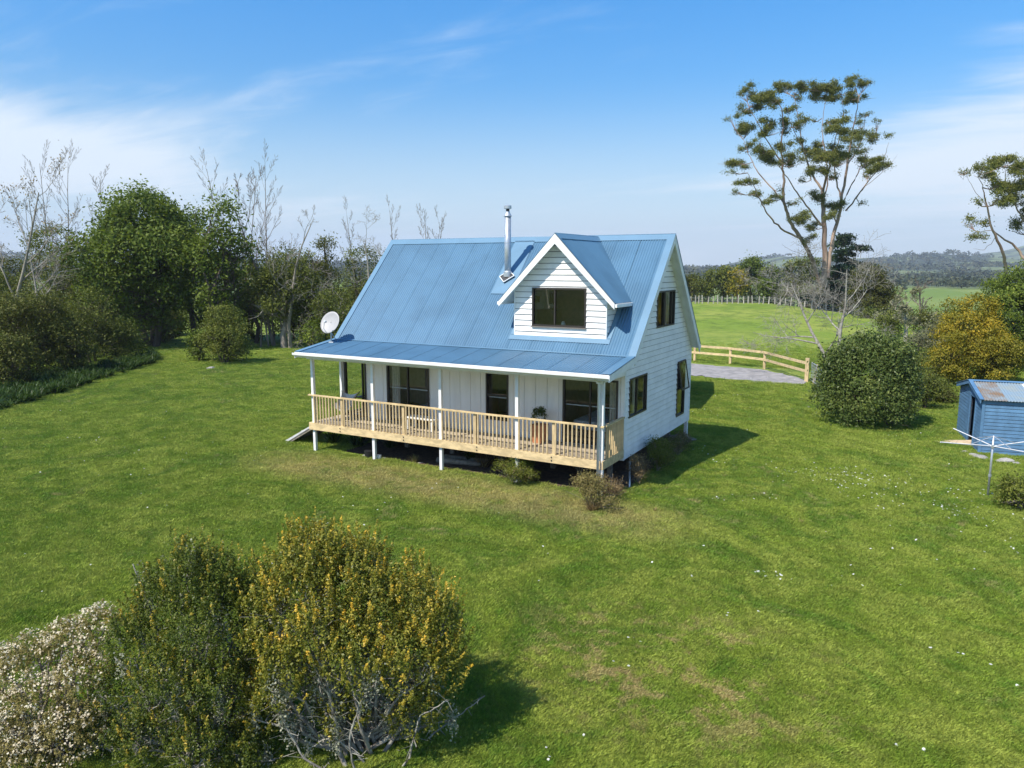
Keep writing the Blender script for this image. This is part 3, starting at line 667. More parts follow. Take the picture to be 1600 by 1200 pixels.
lv = MB(); lv.quad8([(XL+.04, -2.0, zV(-2.0)-.10), (XR-.04, -2.0, zV(-2.0)-.10), (XR-.04, -.03, zV(-.03)-.10), (XL+.04, -.03, zV(-.03)-.10), (XL+.04, -2.0, zV(-2.)-.05), (XR-.04, -2.0, zV(-2)-.05), (XR-.04, -.03, zV(-.03)-.05), (XL+.04, -.03, zV(-.03)-.05)])
lv.obj('veranda_lining', white, H)
PITCHW = .0889
def sheet(O, eu, ev, w, bounds, amp=.0115, lap=.005, phase=0, parent=None, name='roof_sheet', m=None, steps=8, vseg=1):
    """corrugated sheet: u across, v up the slope, bounds(u)->[(v0,v1),...]"""
    O = np.array(O, float); eu = np.array(eu, float); ev = np.array(ev, float); nrm = np.cross(eu, ev)
    if nrm[2] < 0: nrm = -nrm
    n = int(round(w/PITCHW*steps)); us = np.linspace(0, w, n+1); V = []; F = []
    tri = {}
    for k, u in enumerate(us):
        h = amp*cos(2*pi*(u+phase)/PITCHW)+lap*(u/w)
        for si, (a, b) in enumerate(bounds(u)):
            tri.setdefault(si, []).append((k, O+eu*u+ev*a+nrm*h, O+eu*u+ev*b+nrm*h, b-a))
    last = None
    for si, L in tri.items():
        V = []; F = []
        for (k0, a0, b0, l0), (k1, a1, b1, l1) in zip(L, L[1:]):
            if k1 != k0+1 or (l0 <= .001 and l1 <= .001): continue
            i = len(V); V += [a0, a1, b1, b0]; F.append((i, i+1, i+2, i+3))
        if not F: continue
        me = npmesh(name, np.array(V), np.array(F)); bm = bmesh.new(); bm.from_mesh(me); bmesh.ops.remove_doubles(bm, verts=bm.verts, dist=.0004); bm.to_mesh(me); bm.free()
        me.polygons.foreach_set('use_smooth', [True]*len(me.polygons)); last = link(name, me, m or roofm, parent)
    return last
SWd = PITCHW*9
LsF = sqrt(1+SF*SF); LsB = sqrt(1+SB*SB); LsV = sqrt(1+SVr*SVr); LsD = sqrt(1+DS*DS)
y0F = -.10
def mainb(x):
    yt = RY-.01
    if DX0 < x < DX1:
        d = abs(x-DC); yv = (DZ-DS*d-2.865)/SF
        return [(0, (DY-.02-y0F)*LsF), ((min(yv, yt)-y0F)*LsF, (yt-y0F)*LsF)]
    return [(0, (yt-y0F)*LsF)]
x = XL; 
while x < XR-.02:
    w = min(SWd, XR-x)
    sheet((x, y0F, zF(y0F)), (1, 0, 0), (0, 1/LsF, SF/LsF), w, lambda u, x=x: mainb(x+u), parent=RFo)
    sheet((x, 6.935, zBk(6.935)), (1, 0, 0), (0, -1/LsB, SB/LsB), w, lambda u: [(0, (6.935-RY-.01)*LsB)], parent=RFo, steps=6)
    x += SWd
VR = MB().box(XL+.05, XR-.05, -.02, 0, zV(0)-.04, zV(0)-.01).obj('veranda_roof', white, H)
x = XL
while x < XR-.02:
    w = min(SWd, XR-x)
    sheet((x, -2.04, zV(-2.04)), (1, 0, 0), (0, 1/LsV, SVr/LsV), w, lambda u: [(0, 2.0*LsV)], parent=VR); x += SWd
def plate(P, m, parent, name, th=.006):
    """thin flashing: polygon with thickness along its normal"""
    p = [Vector(q) for q in P]; n = (p[1]-p[0]).cross(p[2]-p[0]).normalized()
    if n.z < 0: n = -n
    return MB().prism(p, n*th).obj(name, m, parent)
e = .018
fF = lambda x, y, d=e: (x, y-d*SF/LsF, zF(y)+d/LsF); fB = lambda x, y, d=e: (x, y+d*SB/LsB, zBk(y)+d/LsB); fV = lambda x, y, d=e: (x, y-d*.14, zV(y)+d)
plate([fF(XL-.01, RY-.17), fF(XR+.01, RY-.17), fF(XR+.01, RY), fF(XL-.01, RY)], roof_trim, RFo, 'ridge_cap')
plate([fB(XL-.01, RY+.17), fB(XR+.01, RY+.17), fB(XR+.01, RY), fB(XL-.01, RY)], roof_trim, RFo, 'ridge_cap')
MB().tube([(XL-.01, RY, RZ+.012), (XR+.01, RY, RZ+.012)], .022, 8).obj('ridge_roll', roof_trim, RFo, smooth=True)
for xa, xb in ((XR-.22, XR+.012), (XL-.012, XL+.2)):
    plate([fF(xa, -.09), fF(xb, -.09), fF(xb, RY-.17), fF(xa, RY-.17)], roof_trim, RFo, 'barge_flashing')
    plate([fB(xa, 6.93), fB(xb, 6.93), fB(xb, RY+.17), fB(xa, RY+.17)], roof_trim, RFo, 'barge_flashing')
    plate([fV(xa if xa > 5 else xa, -2.04), fV(xb, -2.04), fV(xb, -.17), fV(xa, -.17)], roofm if xa > 5 else roof_trim, VR, 'barge_flashing')
plate([fV(XL, -.19), fV(XR, -.19), fV(XR, -.08, .022), fV(XL, -.08, .022)], roof_trim, RFo, 'change_of_pitch_flashing')
# barge boards
def slopeboard(x0, x1, ya, za, yb, zb, h, m, name, parent): return MB().quad8([(x0, ya, za-h), (x1, ya, za-h), (x1, yb, zb-h), (x0, yb, zb-h), (x0, ya, za), (x1, ya, za), (x1, yb, zb), (x0, yb, zb)]).obj(name, m, parent)
for x0, x1 in ((XR-.035, XR), (XL, XL+.035)):
    slopeboard(x0, x1, -.05, zF(-.05)-.012, RY-.001, RZ-.012, .26, white, 'barge_board', RFo)
    slopeboard(x0, x1, 6.93, zBk(6.93)-.012, RY+.001, RZ-.012, .28, white, 'barge_board', RFo)
    slopeboard(x0, x1, -2.05, zV(-2.05)-.014, -.052, zV(-.052)-.014, .19, white, 'barge_board', VR)
MB().box(XL, XR, 6.94, 7.03, 2.42, 2.54).obj('gutter', white, RFo)
# gutter and fascia of the veranda
MB().box(XL+.036, XR-.036, -2.035, -2.005, 2.35, 2.50).obj('fascia', white, VR)
gp = [(0, -.0), (-.005, -.105), (-.085, -.115), (-.125, -.085), (-.13, -.01), (-.118, -.01), (-.112, -.075), (-.08, -.10), (-.012, -.09), (-.010, 0)]
MB().prism([(XL+.0, -2.038+a, 2.515+b) for a, b in gp], (XR-XL-.02, 0, 0)).obj('gutter', white, VR)
# beam and posts
BY = -1.52
MB().box(-.2, 10.95, BY-.045, BY+.045, 2.23, 2.42).obj('veranda_beam', white, H)
MB().box(10.86, 10.95, BY+.046, -.036, 2.23, 2.42).obj('veranda_beam', white, H)
MB().box(-.09, 0, BY+.046, -.036, 2.23, 2.42).obj('veranda_beam', white, H)
PX = [.02, 2.68, 5.40, 8.15, 10.86]
for px in PX: MB().box(px-.05, px+.05, BY-.05, BY+.05, tz(px, BY)-.1, 2.229).obj('veranda_post', white, H)
for px in (.03,): MB().box(px-.045, px+.045, -.13, -.04, -.02, 2.5).obj('veranda_post', white, H)
# downpipe and rainhead at right front corner
dp = MB().tube([(10.80, -1.64, -1.12), (10.80, -1.64, 2.22), (10.81, -1.80, 2.33), (10.82, -2.08, 2.40)], .04, 10).obj('downpipe', white, H, smooth=True)
MB().box(10.73, 10.89, -1.70, -1.58, 2.20, 2.27).obj('pipe_bracket', white, dp)
# --- deck
dk = MB()
for k in range(6): dk.box(-.05, 10.85, -1.5+k*.28, -1.45+k*.28, -.2, -.04)
DK = dk.obj('deck', oldwood, H)
k = 0; y = -1.545
while y < -.05:
    xs = [-.09, 3.1+random.uniform(-.9, .9), 7.2+random.uniform(-.9, .9), 10.865]
    for a, b in zip(xs, xs[1:]): MB().box(a+.002, b-.002, y, min(y+.135, -.02), -.035, random.uniform(-.003, .002)).obj('deck_board', deckm, DK)
    y += .141
bd = MB().box(-.13, 10.86, -1.645, -1.60, -.245, 0).obj('rim_board', pine, DK)
MB().box(10.915, 10.955, -1.645, -.01, -.245, 0).obj('rim_board', pine, DK)
MB().box(-.13, -.092, -1.598, -.01, -.245, 0).obj('rim_board', pine, DK)
MB().box(-.08, 10.86, -1.599, -1.55, -.05, .001).obj('edge_board', pine, DK)
for xx in (1.3, 4.0, 6.8, 9.35):
    for dz in (-.07, -.17):
        b = MB().tube([(xx, -1.646, dz), (xx, -1.662, dz)], .02, 8).obj('bolt', darkmetal, DK)
# --- balustrade
RX = MB(); RX.box(-.13, 10.79, -1.645, -1.555, .955, 1.0); BAL = RX.obj('balustrade', pine, H)
MB().box(10.79, 10.925, -1.47, -1.40, .955, .999)
MB().box(10.885, 10.975, -1.46, -.02, .955, 1.0).obj('top_rail', pine, BAL)
MB().box(10.865, 10.96, -1.645, -1.575, .955, 1.0).obj('top_rail', pine, BAL)
bmesh_b = MB().box(-.02, .02, -.019, .019, -.02, .953).mesh('baluster')
for i in range(4):
    a, b = PX[i]+.05, PX[i+1]-.05
    if i == 3: b -= .08
    mid = a+(b-a)*(.47 if i else .5)
    MB().box(mid-.05, mid+.05, -1.598, -1.53, .003, .954).obj('balustrade_post', pine_post, BAL)
    n = int((b-a)/.131)
    for k in range(n):
        xx = a+(b-a)*(k+.5)/n
        if abs(xx-mid) < .06: continue
        o = link('baluster', bmesh_b, pine_post, BAL); o.location = (xx+random.uniform(-.003, .003), -1.622, 0); o.rotation_euler = (0, random.uniform(-.006, .006), 0)
for k in range(11):
    o = link('baluster', bmesh_b, pine_post, BAL); o.location = (10.935, -1.36+k*.128, 0)
# --- dormer
MD = lambda a, z, o: (a, DY-o, z)
dl = lambda z: DX0 if z < DZ-DS*(DC-DX0)-.06 else DC-(DZ-.06-z)/DS
dr = lambda z: 2*DC-dl(z)
bk = (DZ-DS*(DC-DX0)-.06,)
hd = [(7.66, 9.51, 3.55, 4.755)]
DW = core('dormer', H, MD, 3.20, 6.26, dl, lambda z: 2*DC-dl(z) if z > bk[0] else DX1, hd, inwall, th=.06, breaks=bk)
clad(DW, MD, 3.20, 6.26, .178, dl, lambda z: 2*DC-dl(z) if z > bk[0] else DX1, hd, board_white, breaks=bk)
for Mx, xs in ((lambda a, z, o: (DX1+o, a, z), 1), (lambda a, z, o: (DX0-o, a, z), -1)):
    rt = lambda z: (z-2.865)/SF+.02
    c = core('dormer_cheek', DW, Mx, 3.25, 4.66, lambda z: DY+.002, rt, [], inwall, th=.05)
    clad(DW, Mx, 3.25, 4.66, .178, lambda z: DY+.002, rt, [], board_white)
window(H, MD, 7.66, 9.51, 3.55, 4.755, mull=(8.45,), fw=.055, light_sill=True)
for xx in (DX0-.03, DX1): MB().box(xx+.0, xx+.03, DY-.03, DY+.03, 3.2, 4.7).obj('corner_board', white, DW)
# dormer roof
yE = .01
def dslab(s):
    P = []; b = MB(); yr = (DZ-2.865)/SF; yv = (DZ-DS*DE-2.865)/SF
    pts = [(DC, yE+.03, DZ-.03), (DC+s*DE, yE+.03, DZ-DS*DE-.03), (DC+s*DE, yv, DZ-DS*DE-.03), (DC, yr, DZ-.03)]
    b.prism(pts, (0, 0, -.05)).obj('dormer_soffit', white, DW)
    # corrugated iron runs down the slope
    y = yE
    eu = (0, 1, 0); ev = (s/LsD, 0, -DS/LsD)
    while y < yr:
        w = min(SWd, yr-y)
        def bd(u, y=y):
            hw = min(DE+.03, (DZ-2.865-SF*(y+u))/DS)
            return [(0, max(hw, 0)*LsD)]
        sheet((DC, y, DZ), eu, ev, w, bd, parent=DW, amp=.006); y += SWd
    nx = np.array([s*DS, 0, 1])/LsD
    q = lambda d, yy, h=.016: tuple(np.array([DC+s*d, yy, DZ-DS*d])+nx*h)
    plate([q(0, yE-.01), q(.15, yE-.01), q(.15, yr-.14), q(0, yr)], roof_trim, DW, 'ridge_cap')
    plate([q(.15, yE-.012), q(DE+.03, yE-.012), q(DE+.03, yE+.10), q(.15, yE+.10)], roofm, DW, 'barge_flashing')
    # barge board
    h = .235
    MB().quad8([(DC+s*.0, yE-.03, DZ-.004-h*1.25), (DC+s*(DE+.03), yE-.03, DZ-DS*(DE+.03)-.004-h*.72), (DC+s*(DE+.03), yE, DZ-DS*(DE+.03)-.004-h*.72), (DC, yE, DZ-.004-h*1.25),
                (DC, yE-.03, DZ-.004), (DC+s*(DE+.03), yE-.03, DZ-DS*(DE+.03)-.004), (DC+s*(DE+.03), yE, DZ-DS*(DE+.03)-.004), (DC, yE, DZ-.004)]).obj('barge_board', white, DW)
    zz0 = DZ-DS*DE-.15; x0 = DC+s*DE
    MB().box(min(x0, x0+s*.10), max(x0, x0+s*.10), yE+.002, yv+.05, zz0, zz0+.10).obj('gutter', white, DW)
    # valley flashing
for s in (-1, 1): dslab(s)
MB().tube([(DC, yE-.015, DZ+.012), (DC, 3.34, DZ+.012)], .02, 8).obj('ridge_roll', roof_trim, DW, smooth=True)
# apron flashings round the dormer
plate([fF(DX0-.17, .22), fF(DX1+.17, .22), fF(DX1+.17, DY-.01), fF(DX0-.17, DY-.01)], roof_trim, DW, 'apron_flashing')
plate([fF(DX1+.031, DY), fF(DX1+.17, DY), fF(DX1+.17, 1.55), fF(DX1+.031, 1.55)], roof_trim, DW, 'apron_flashing')
plate([fF(DX0-.17, DY), fF(DX0-.031, DY), fF(DX0-.031, 1.55), fF(DX0-.17, 1.55)], roof_trim, DW, 'apron_flashing')
# --- chimney flue
cx, cy = 5.775, 2.11; cz = zF(cy)
plate([fF(5.43, 1.55), fF(6.21, 1.55), fF(6.21, RY-.12), fF(5.43, RY-.12)], roof_trim, RFo, 'flue_flashing')
FL = MB().tube([(cx, cy, cz-.1), (cx, cy, 7.10)], .112, 20).obj('chimney_flue', galv, H, smooth=True)
MB().tube([(cx, cy, 6.2), (cx, cy, 6.215)], .117, 20).obj('flue_joint', greym, FL, smooth=False)
MB().tube([(cx, cy, 7.10), (cx, cy, 7.12), (cx, cy, 7.14), (cx, cy, 7.22), (cx, cy, 7.26)], [.14, .14, .125, .08, .07], 20).obj('cowl_skirt', galv, FL)
MB().tube([(cx, cy, 7.26), (cx, cy, 7.36)], .06, 16).obj('cowl_throat', darkmetal, FL)
MB().tube([(cx, cy, 7.35), (cx, cy, 7.36), (cx, cy, 7.45), (cx, cy, 7.475)], [.115, .13, .13, .09], 20).obj('cowl_cap', galv, FL)
# square boot of the flue, set on the diagonal of the slope
up_ = Vector((0, 1/LsF, SF/LsF)); sx_ = Vector((1, 0, 0)); nn = sx_.cross(up_); c0 = Vector((cx, cy-.04, zF(cy-.04)))+nn*.026
cr = [c0+up_*.27, c0+sx_*.30+up_*.03, c0-up_*.27, c0-sx_*.26-up_*.02]
bt = MB().prism(cr, nn*.05).obj('flue_boot', darkmetal, RFo)
b = MB()
for i in range(4): b.bar(cr[i]+nn*.06, cr[(i+1) % 4]+nn*.06, .022, .03, nn)
b.obj('boot_trim', white, RFo)
MB().tube([(cx, cy, cz+.0), (cx, cy, cz+.16), (cx, cy, cz+.2)], [.15, .15, .115], 20).obj('flue_collar', galv, FL, smooth=False)

# ================================================================== THINGS ON AND ROUND THE HOUSE
# satellite dish on the veranda roof
sd = empty('satellite_dish', 'round pale grey satellite dish on the left end of the blue veranda roof', 'satellite dish', (.10, -.62, zV(-.62)+.012))
b = MB().tube([(0, 0, 0), (0, 0, .42)], .022, 8); b.tube([(-.10, 0, .0), (.10, 0, .0)], .03, 6); b.tube([(-.0, .28, .04), (0, .02, .34)], .014, 6); b.obj('mast', greym, sd)
dd = Vector((.06, -.86, .42)).normalized(); u1 = dd.cross(Vector((0, 0, 1))).normalized(); u2 = u1.cross(dd); c0 = Vector((0, -.04, .72)); V = []; F = []
nr_, na_ = 7, 36
for i in range(nr_+1):
    r = .40*i/nr_
    for k in range(na_): t = 2*pi*k/na_; V.append(c0+u1*r*.97*cos(t)+u2*r*1.03*sin(t)+dd*(r*r*.45-.07))
for i in range(nr_):
    for k in range(na_): F.append((i*na_+k, i*na_+(k+1) % na_, (i+1)*na_+(k+1) % na_, (i+1)*na_+k))
b = MB(); b.v = [tuple(v) for v in V]; b.f = F; o = b.obj('dish', mat('dish_paint', (.36, .355, .35), .5, .05), sd, smooth=True, fix=False)
so = o.modifiers.new('thickness', 'SOLIDIFY'); so.thickness = .012
tip = c0+dd*.42-u1*.12-u2*.12
MB().tube([c0-u2*.40+dd*.02, (c0-u2*.33+dd*.22), tip], .011, 6).obj('feed_arm', greym, sd)
MB().tube([tip-dd*.0, tip-dd*.09], [.045, .032], 10).obj('feed_horn', greym, sd)

# ramp at the left end of the deck
rp = empty('ramp', 'pale grey board ramp sloping from the left end of the deck to the lawn', 'ramp', (-.14, -.6, 0))
MB().quad8([(0, -.42, -.06), (0, 1.1, -.06), (-1.78, 1.1, -1.05), (-1.78, -.42, -1.05), (0, -.42, -.01), (0, 1.1, -.01), (-1.84, 1.1, -.99), (-1.84, -.42, -.99)]).obj('ramp_board', mat('ramp_paint', (.60, .60, .58), .6, .12, 5), rp)
for yy in (-.40, 1.05): MB().quad8([(0, yy, -.16), (0, yy+.04, -.16), (-1.62, yy+.04, -1.05), (-1.62, yy, -1.05), (0, yy, -.061), (0, yy+.04, -.061), (-1.78, yy+.04, -1.051), (-1.78, yy, -1.051)]).obj('stringer', oldwood, rp)

# butterfly chair
bc = empty('butterfly_chair', 'pale canvas butterfly chair with black frame near the left deck end', 'chair', (.72, -.62, 0), radians(15))
b = MB()
for s in (-1, 1):
    b.tube([(s*.34, -.30, .02), (-s*.30, .28, .02), (s*.36, .34, .98)], .014, 6); b.tube([(s*.34, -.30, .02), (s*.36, -.34, .58), (-s*.3, .28, .02)], .014, 6)
b.obj('frame', darkmetal, bc)
P = {}; nx_, ny_ = 8, 10; V = []; F = []
for j in range(ny_+1):
    for i in range(nx_+1):
        s = i/nx_*2-1; t = j/ny_; w = .36*(1-.35*sin(pi*t)); y = -.34+.68*t; zc = .36-.55*t*(1-t)*1.2+.55*t*t*.9; ze = .57+.42*t; a = abs(s)**2.2
        V.append((s*w, y, zc*(1-a)+ze*a-(.0 if a < .9 else 0)))
for j in range(ny_):
    for i in range(nx_): k = j*(nx_+1)+i; F.append((k, k+1, k+nx_+2, k+nx_+1))
b = MB(); b.v = V; b.f = F; b.obj('sling', canvas, bc, smooth=True)
# low table
tb = empty('low_table', 'low white slatted table standing on the deck in the second bay', 'table', (4.05, -.62, 0))
for k in range(6): MB().box(-.60, .60, -.27+k*.09, -.19+k*.09, .385, .41).obj('slat', white, tb)
for sx0 in (-.5, .5):
    for sy0 in (-.2, .2): MB().box(sx0-.03, sx0+.03, sy0-.03, sy0+.03, .002, .384).obj('leg', white, tb)
MB().box(-.5, .5, -.02, .02, .30, .34).obj('stretcher', white, tb)
# planter
pl = empty('planter', 'square terracotta planter with a small leafy green bush on the deck', 'planter', (8.32, -.42, 0))
b = MB(); a, c = .15, .19
b.quad8([(-a, -a, .004), (a, -a, .004), (a, a, .004), (-a, a, .004), (-c, -c, .54), (c, -c, .54), (c, c, .54), (-c, c, .54)]); b.obj('pot', terracotta, pl)
b = MB()
for (x0, x1, y0, y1) in ((-.215, .215, -.215, -.175), (-.215, .215, .175, .215), (-.215, -.175, -.174, .174), (.175, .215, -.174, .174)): b.box(x0, x1, y0, y1, .52, .575)
b.obj('rim', terracotta, pl)
foliage('bush', pl, leafmat('planter_leaves', [(0, (.05, .07, .02)), (1, (.14, .17, .05))]), [(0, 0, .80, .20, .20, .24), (.1, 0, .95, .1, .1, .15), (-.12, .02, .93, .09, .1, .13)], 70, 12, .07, .06)
# small scatter under the deck edge
def pot_at(px, py, r, h, m, label):
    p = onground(px, py); e_ = empty('plant_pot', label, 'pot', (p[0], p[1], p[2]+.03)); MB().tube([(0, 0, 0), (0, 0, h), (0, 0, h+.001), (0, 0, h-.05)], [r*.8, r, r*.9, r*.88], 16).obj('pot_wall', m, e_, smooth=False); MB().tube([(0, 0, h-.06), (0, 0, h-.03)], r*.86, 12).obj('potting_soil', soil, e_); return e_
pot_at(577, 715, .17, .22, blackplastic, 'black plastic pot beside the second veranda post from the left')
pot_at(592.5, 719, .08, .15, white, 'small white tub just right of the second veranda post')
def rock(px, py, s, label, m=stone, flat=.5):
    p = onground(px, py); bm = bmesh.new(); bmesh.ops.create_icosphere(bm, subdivisions=2, radius=1)
    for v in bm.verts: v.co *= .8+.35*random.random()
    me = bpy.data.meshes.new('rock'); bm.to_mesh(me); bm.free(); o = link('rock', me, m); o.location = (p[0], p[1], p[2]+s*flat*.4); o.scale = (s*1.3, s, s*flat); o.rotation_euler = (0, 0, random.random()*3); tag(o, label, 'rock', 'stones along the edge of the bed'); return o
rock(571, 713, .10, 'pale stone left of the black plastic pot'); rock(599, 718, .12, 'grey stone right of the small white tub'); rock(657, 725, .09, 'pale bluish stone beside the straw tuft under the deck')
b = MB(); pp = onground(715, 728)
for k in range(3): b.tube([(pp[0]-.7, pp[1]+.1+k*.22, pp[2]+.12+.02*k), (pp[0]+.9, pp[1]+.2+k*.20, pp[2]+.14)], [.09, .075], 8)
for nm, off in (('nearer', 0), ('farther', .45)):
    o = MB().tube([(-.8, 0, .1), (.0, .05, .12), (.8, .12, .13)], [.10, .09, .075], 8).obj('log', oldwood, None, smooth=True); o.location = (pp[0], pp[1]+off, pp[2]); tag(o, f'weathered log on the dark soil under the deck, the {nm} of two', 'log', 'logs lying under the deck')
# galvanised pipe stake and plank near the right wall
o = MB().tube([(11.34, -.50, -1.15), (11.02, .35, -.45)], .03, 8).obj('water_pipe', galv, None, smooth=True); tag(o, 'thin grey pipe leaning from the ground to the right front wall corner', 'pipe')
p = onground(1083, 688); o = MB().box(-.45, .45, -.12, .12, 0, .06).obj('plank', oldwood, None); o.location = (p[0]-.3, p[1]+.1, p[2]+.03); o.rotation_euler = (.02, .06, -.5); tag(o, 'weathered plank on the grass by the rear right house corner', 'plank')
for i, (x_, y_, r_) in enumerate(((10.5, 5.2, .3), (10.3, 5.9, -.25))):
    o = MB().box(-.9, .9, -.10, .10, 0, .05).obj('plank', oldwood, None); o.location = (x_, y_, -.95+.12*i); o.rotation_euler = (0, .12, r_+.9); tag(o, 'old board stored under the rear right of the house, the '+('lower' if i == 0 else 'upper')+' one', 'plank', 'boards stored under the house')
# curtains and furniture behind the glass
def curtain(a0, a1, z0, z1, y, label, along='x', x=0):
    V = []; F = []; n = 28
    for i in range(n+1):
        t = i/n; a = a0+(a1-a0)*t; o_ = .03*sin(t*22)
        for z in (z0, z1): V.append((a, y+o_, z) if along == 'x' else (x+o_, a, z))
    for i in range(n): F.append((2*i, 2*i+2, 2*i+3, 2*i+1))
    b = MB(); b.v = V; b.f = F; o = b.obj('curtain', fabric, None, smooth=True, fix=False); tag(o, label, 'curtain', 'curtains behind the windows'); return o
curtain(2.16, 2.5, .04, 2.1, .16, 'pale curtain at the left side of the sliding door behind the deck')
curtain(10.4, 10.68, .04, 2.1, .16, 'pale curtain at the right side of the front glass door by the corner')
curtain(1.1, 1.5, .8, 2.15, 0, 'pale curtain in the ground floor window of the right gable wall', 'y', HL-.16)
curtain(4.2, 4.5, 3.3, 4.6, 0, 'cream curtain in the upstairs gable window', 'y', HL-.16)
bd = empty('bed', 'bed with patterned pale cover behind the front glass door by the corner', 'bed', (9.9, 1.6, -.02))
MB().box(-.85, .85, -1.0, 1.0, .1, .35).obj('bed_base', inbrown, bd); MB().box(-.87, .87, -1.02, 1.02, .352, .62).obj('cover', bedding, bd); MB().box(-.9, .9, 1.04, 1.10, .1, 1.15).obj('headboard', inbrown, bd)
so = empty('sofa', 'pale sofa seen through the sliding door behind the deck', 'sofa', (3.4, 1.5, -.02))
MB().box(-.8, .8, -.4, .4, .1, .42).obj('seat', bedding, so); MB().box(-.8, .8, .22, .4, .421, .85).obj('backrest', bedding, so)
cb_ = empty('cabinet', 'dark cabinet inside the dormer room', 'cabinet', (7.15, 1.9, 2.45))
MB().box(-.0, .7, -.25, .25, 0, 1.55).obj('cabinet_body', inbrown, cb_)
for xx, zz0, w_, h_, lab in ((6.75, 4.2, .18, .22, 'small dark framed picture on the white door in the dormer room'), (7.3, 4.15, .26, .42, 'dark framed picture on the white wall in the dormer room')):
    o = MB().box(xx, xx+w_, 2.27, 2.30, zz0, zz0+h_).obj('picture', inbrown, None); tag(o, lab, 'picture')
o = empty('vase', 'clear round glass ornament on the dormer window sill', 'ornament', (8.66, .52, 3.56))
MB().tube([(0, 0, 0), (0, 0, .05), (0, 0, .12), (0, 0, .16)], [.05, .08, .06, .03], 12).obj('vase_body', mat('pale_glassware', (.5, .55, .55), .15), o, smooth=True)
# ================================================================== SHED
SP = onground(1530, 707); SH = empty('garden_shed', 'small blue weatherboard shed with open doorway and rusty iron roof', 'shed', (20.48, 9.59, tz(20.48, 9.59)), radians(9))
# local: x along the long wall, y back across the gable
SWi, SLe, SHt, SAp = 3.72, 6.0, 1.92, 2.30
Mg = lambda a, z, o: (-o, a, z); Ml = lambda a, z, o: (a, -o, z); Mr2 = lambda a, z, o: (SLe+o, a, z); Mb2 = lambda a, z, o: (a, SWi+o, z)
sl = lambda z: 0 if z < SHt else (z-SHt)/(SAp-SHt)*SWi/2
sr = lambda z: SWi if z < SHt else SWi-(z-SHt)/(SAp-SHt)*SWi/2
door = [(1.02, 1.80, 0, 1.78)]
cg = core('shed_wall', SH, Mg, 0, SAp-.02, sl, sr, door, inbrown, th=.05, breaks=(SHt,)); clad(cg, Mg, 0, 1.80, .125, sl, sr, door, shed_blue, out1=.022)
k = 0.0
while k < SWi:   # vertical boards in the gable
    a, c = k, min(k+.10, SWi); top = min(SHt+(SAp-SHt)*min(a, SWi-a)/(SWi/2), SHt+(SAp-SHt)*min(c, SWi-c)/(SWi/2))-.01
    mbox(MB(), Mg, a+.002, c-.004, 1.802, max(top, 1.84), 0, .02).obj('gable_board', shed_blue, cg); k += .104
cl_ = core('shed_wall', SH, Ml, 0, SHt-.02, lambda z: .05, lambda z: SLe, [], inbrown, th=.05); clad(cl_, Ml, 0, SHt, .125, lambda z: 0, lambda z: SLe, [], shed_blue, out1=.022)
cr_ = core('shed_wall', SH, Mr2, 0, SAp-.02, sl, sr, [], shed_blue, th=.05, breaks=(SHt,)); cb2 = core('shed_wall', SH, Mb2, 0, SHt-.02, lambda z: .05, lambda z: SLe-.05, [], shed_blue, th=.05)
mbox(MB(), Mg, .93, 1.02, 0, 1.86, -.05, .035).obj('door_jamb', shed_blue, cg); mbox(MB(), Mg, 1.80, 1.89, 0, 1.86, -.05, .035).obj('door_jamb', shed_blue, cg); mbox(MB(), Mg, 1.02, 1.80, 1.78, 1.86, -.05, .035).obj('door_head', shed_blue, cg)
mbox(MB(), Mg, -.03, .06, 0, SHt, .0, .034).obj('corner_board', shed_blue, SH); mbox(MB(), Ml, -.03, .06, 0, SHt, .023, .034).obj('corner_board', shed_blue, SH)
MB().box(.06, SLe, .06, SWi-.06, -.12, .0).obj('shed_floor', concrete, SH)
sdr = MB(); sdr.box(.05, .09, 1.05, 1.30, .02, 1.76); sdr.obj('door_leaf', inbrown, SH)
rust = mat('rusty_iron', (.30, .36, .38), .55, .2, 1.6, metal=.3, col2=(.27, .18, .10)); oldiron = mat('aged_blue_grey_iron', (.25, .34, .40), .5, .2, 2, metal=.2, col2=(.31, .35, .33)); whiteiron = mat('white_roof_sheet', (.78, .80, .80), .5, .05)
x = -.12; i = 0
Ls = sqrt((SWi/2)**2+(SAp-SHt)**2)
while x < SLe+.1:
    w = min(SWd, SLe+.12-x); m_ = [rust, oldiron, whiteiron, oldiron, rust, oldiron][i % 6]
    if i == 0: m_ = rust
    sheet((x, -.14, SHt-.02), (1, 0, 0), (0, SWi/2/Ls, (SAp-SHt)/Ls), w, lambda u: [(0, Ls+.12)], parent=SH, m=m_, steps=6)
    sheet((x, SWi+.14, SHt-.02), (1, 0, 0), (0, -SWi/2/Ls, (SAp-SHt)/Ls), w, lambda u: [(0, Ls+.12)], parent=SH, m=oldiron, steps=6)
    x += SWd; i += 1
slp = (SAp-SHt)/(SWi/2); cp = SAp+.035
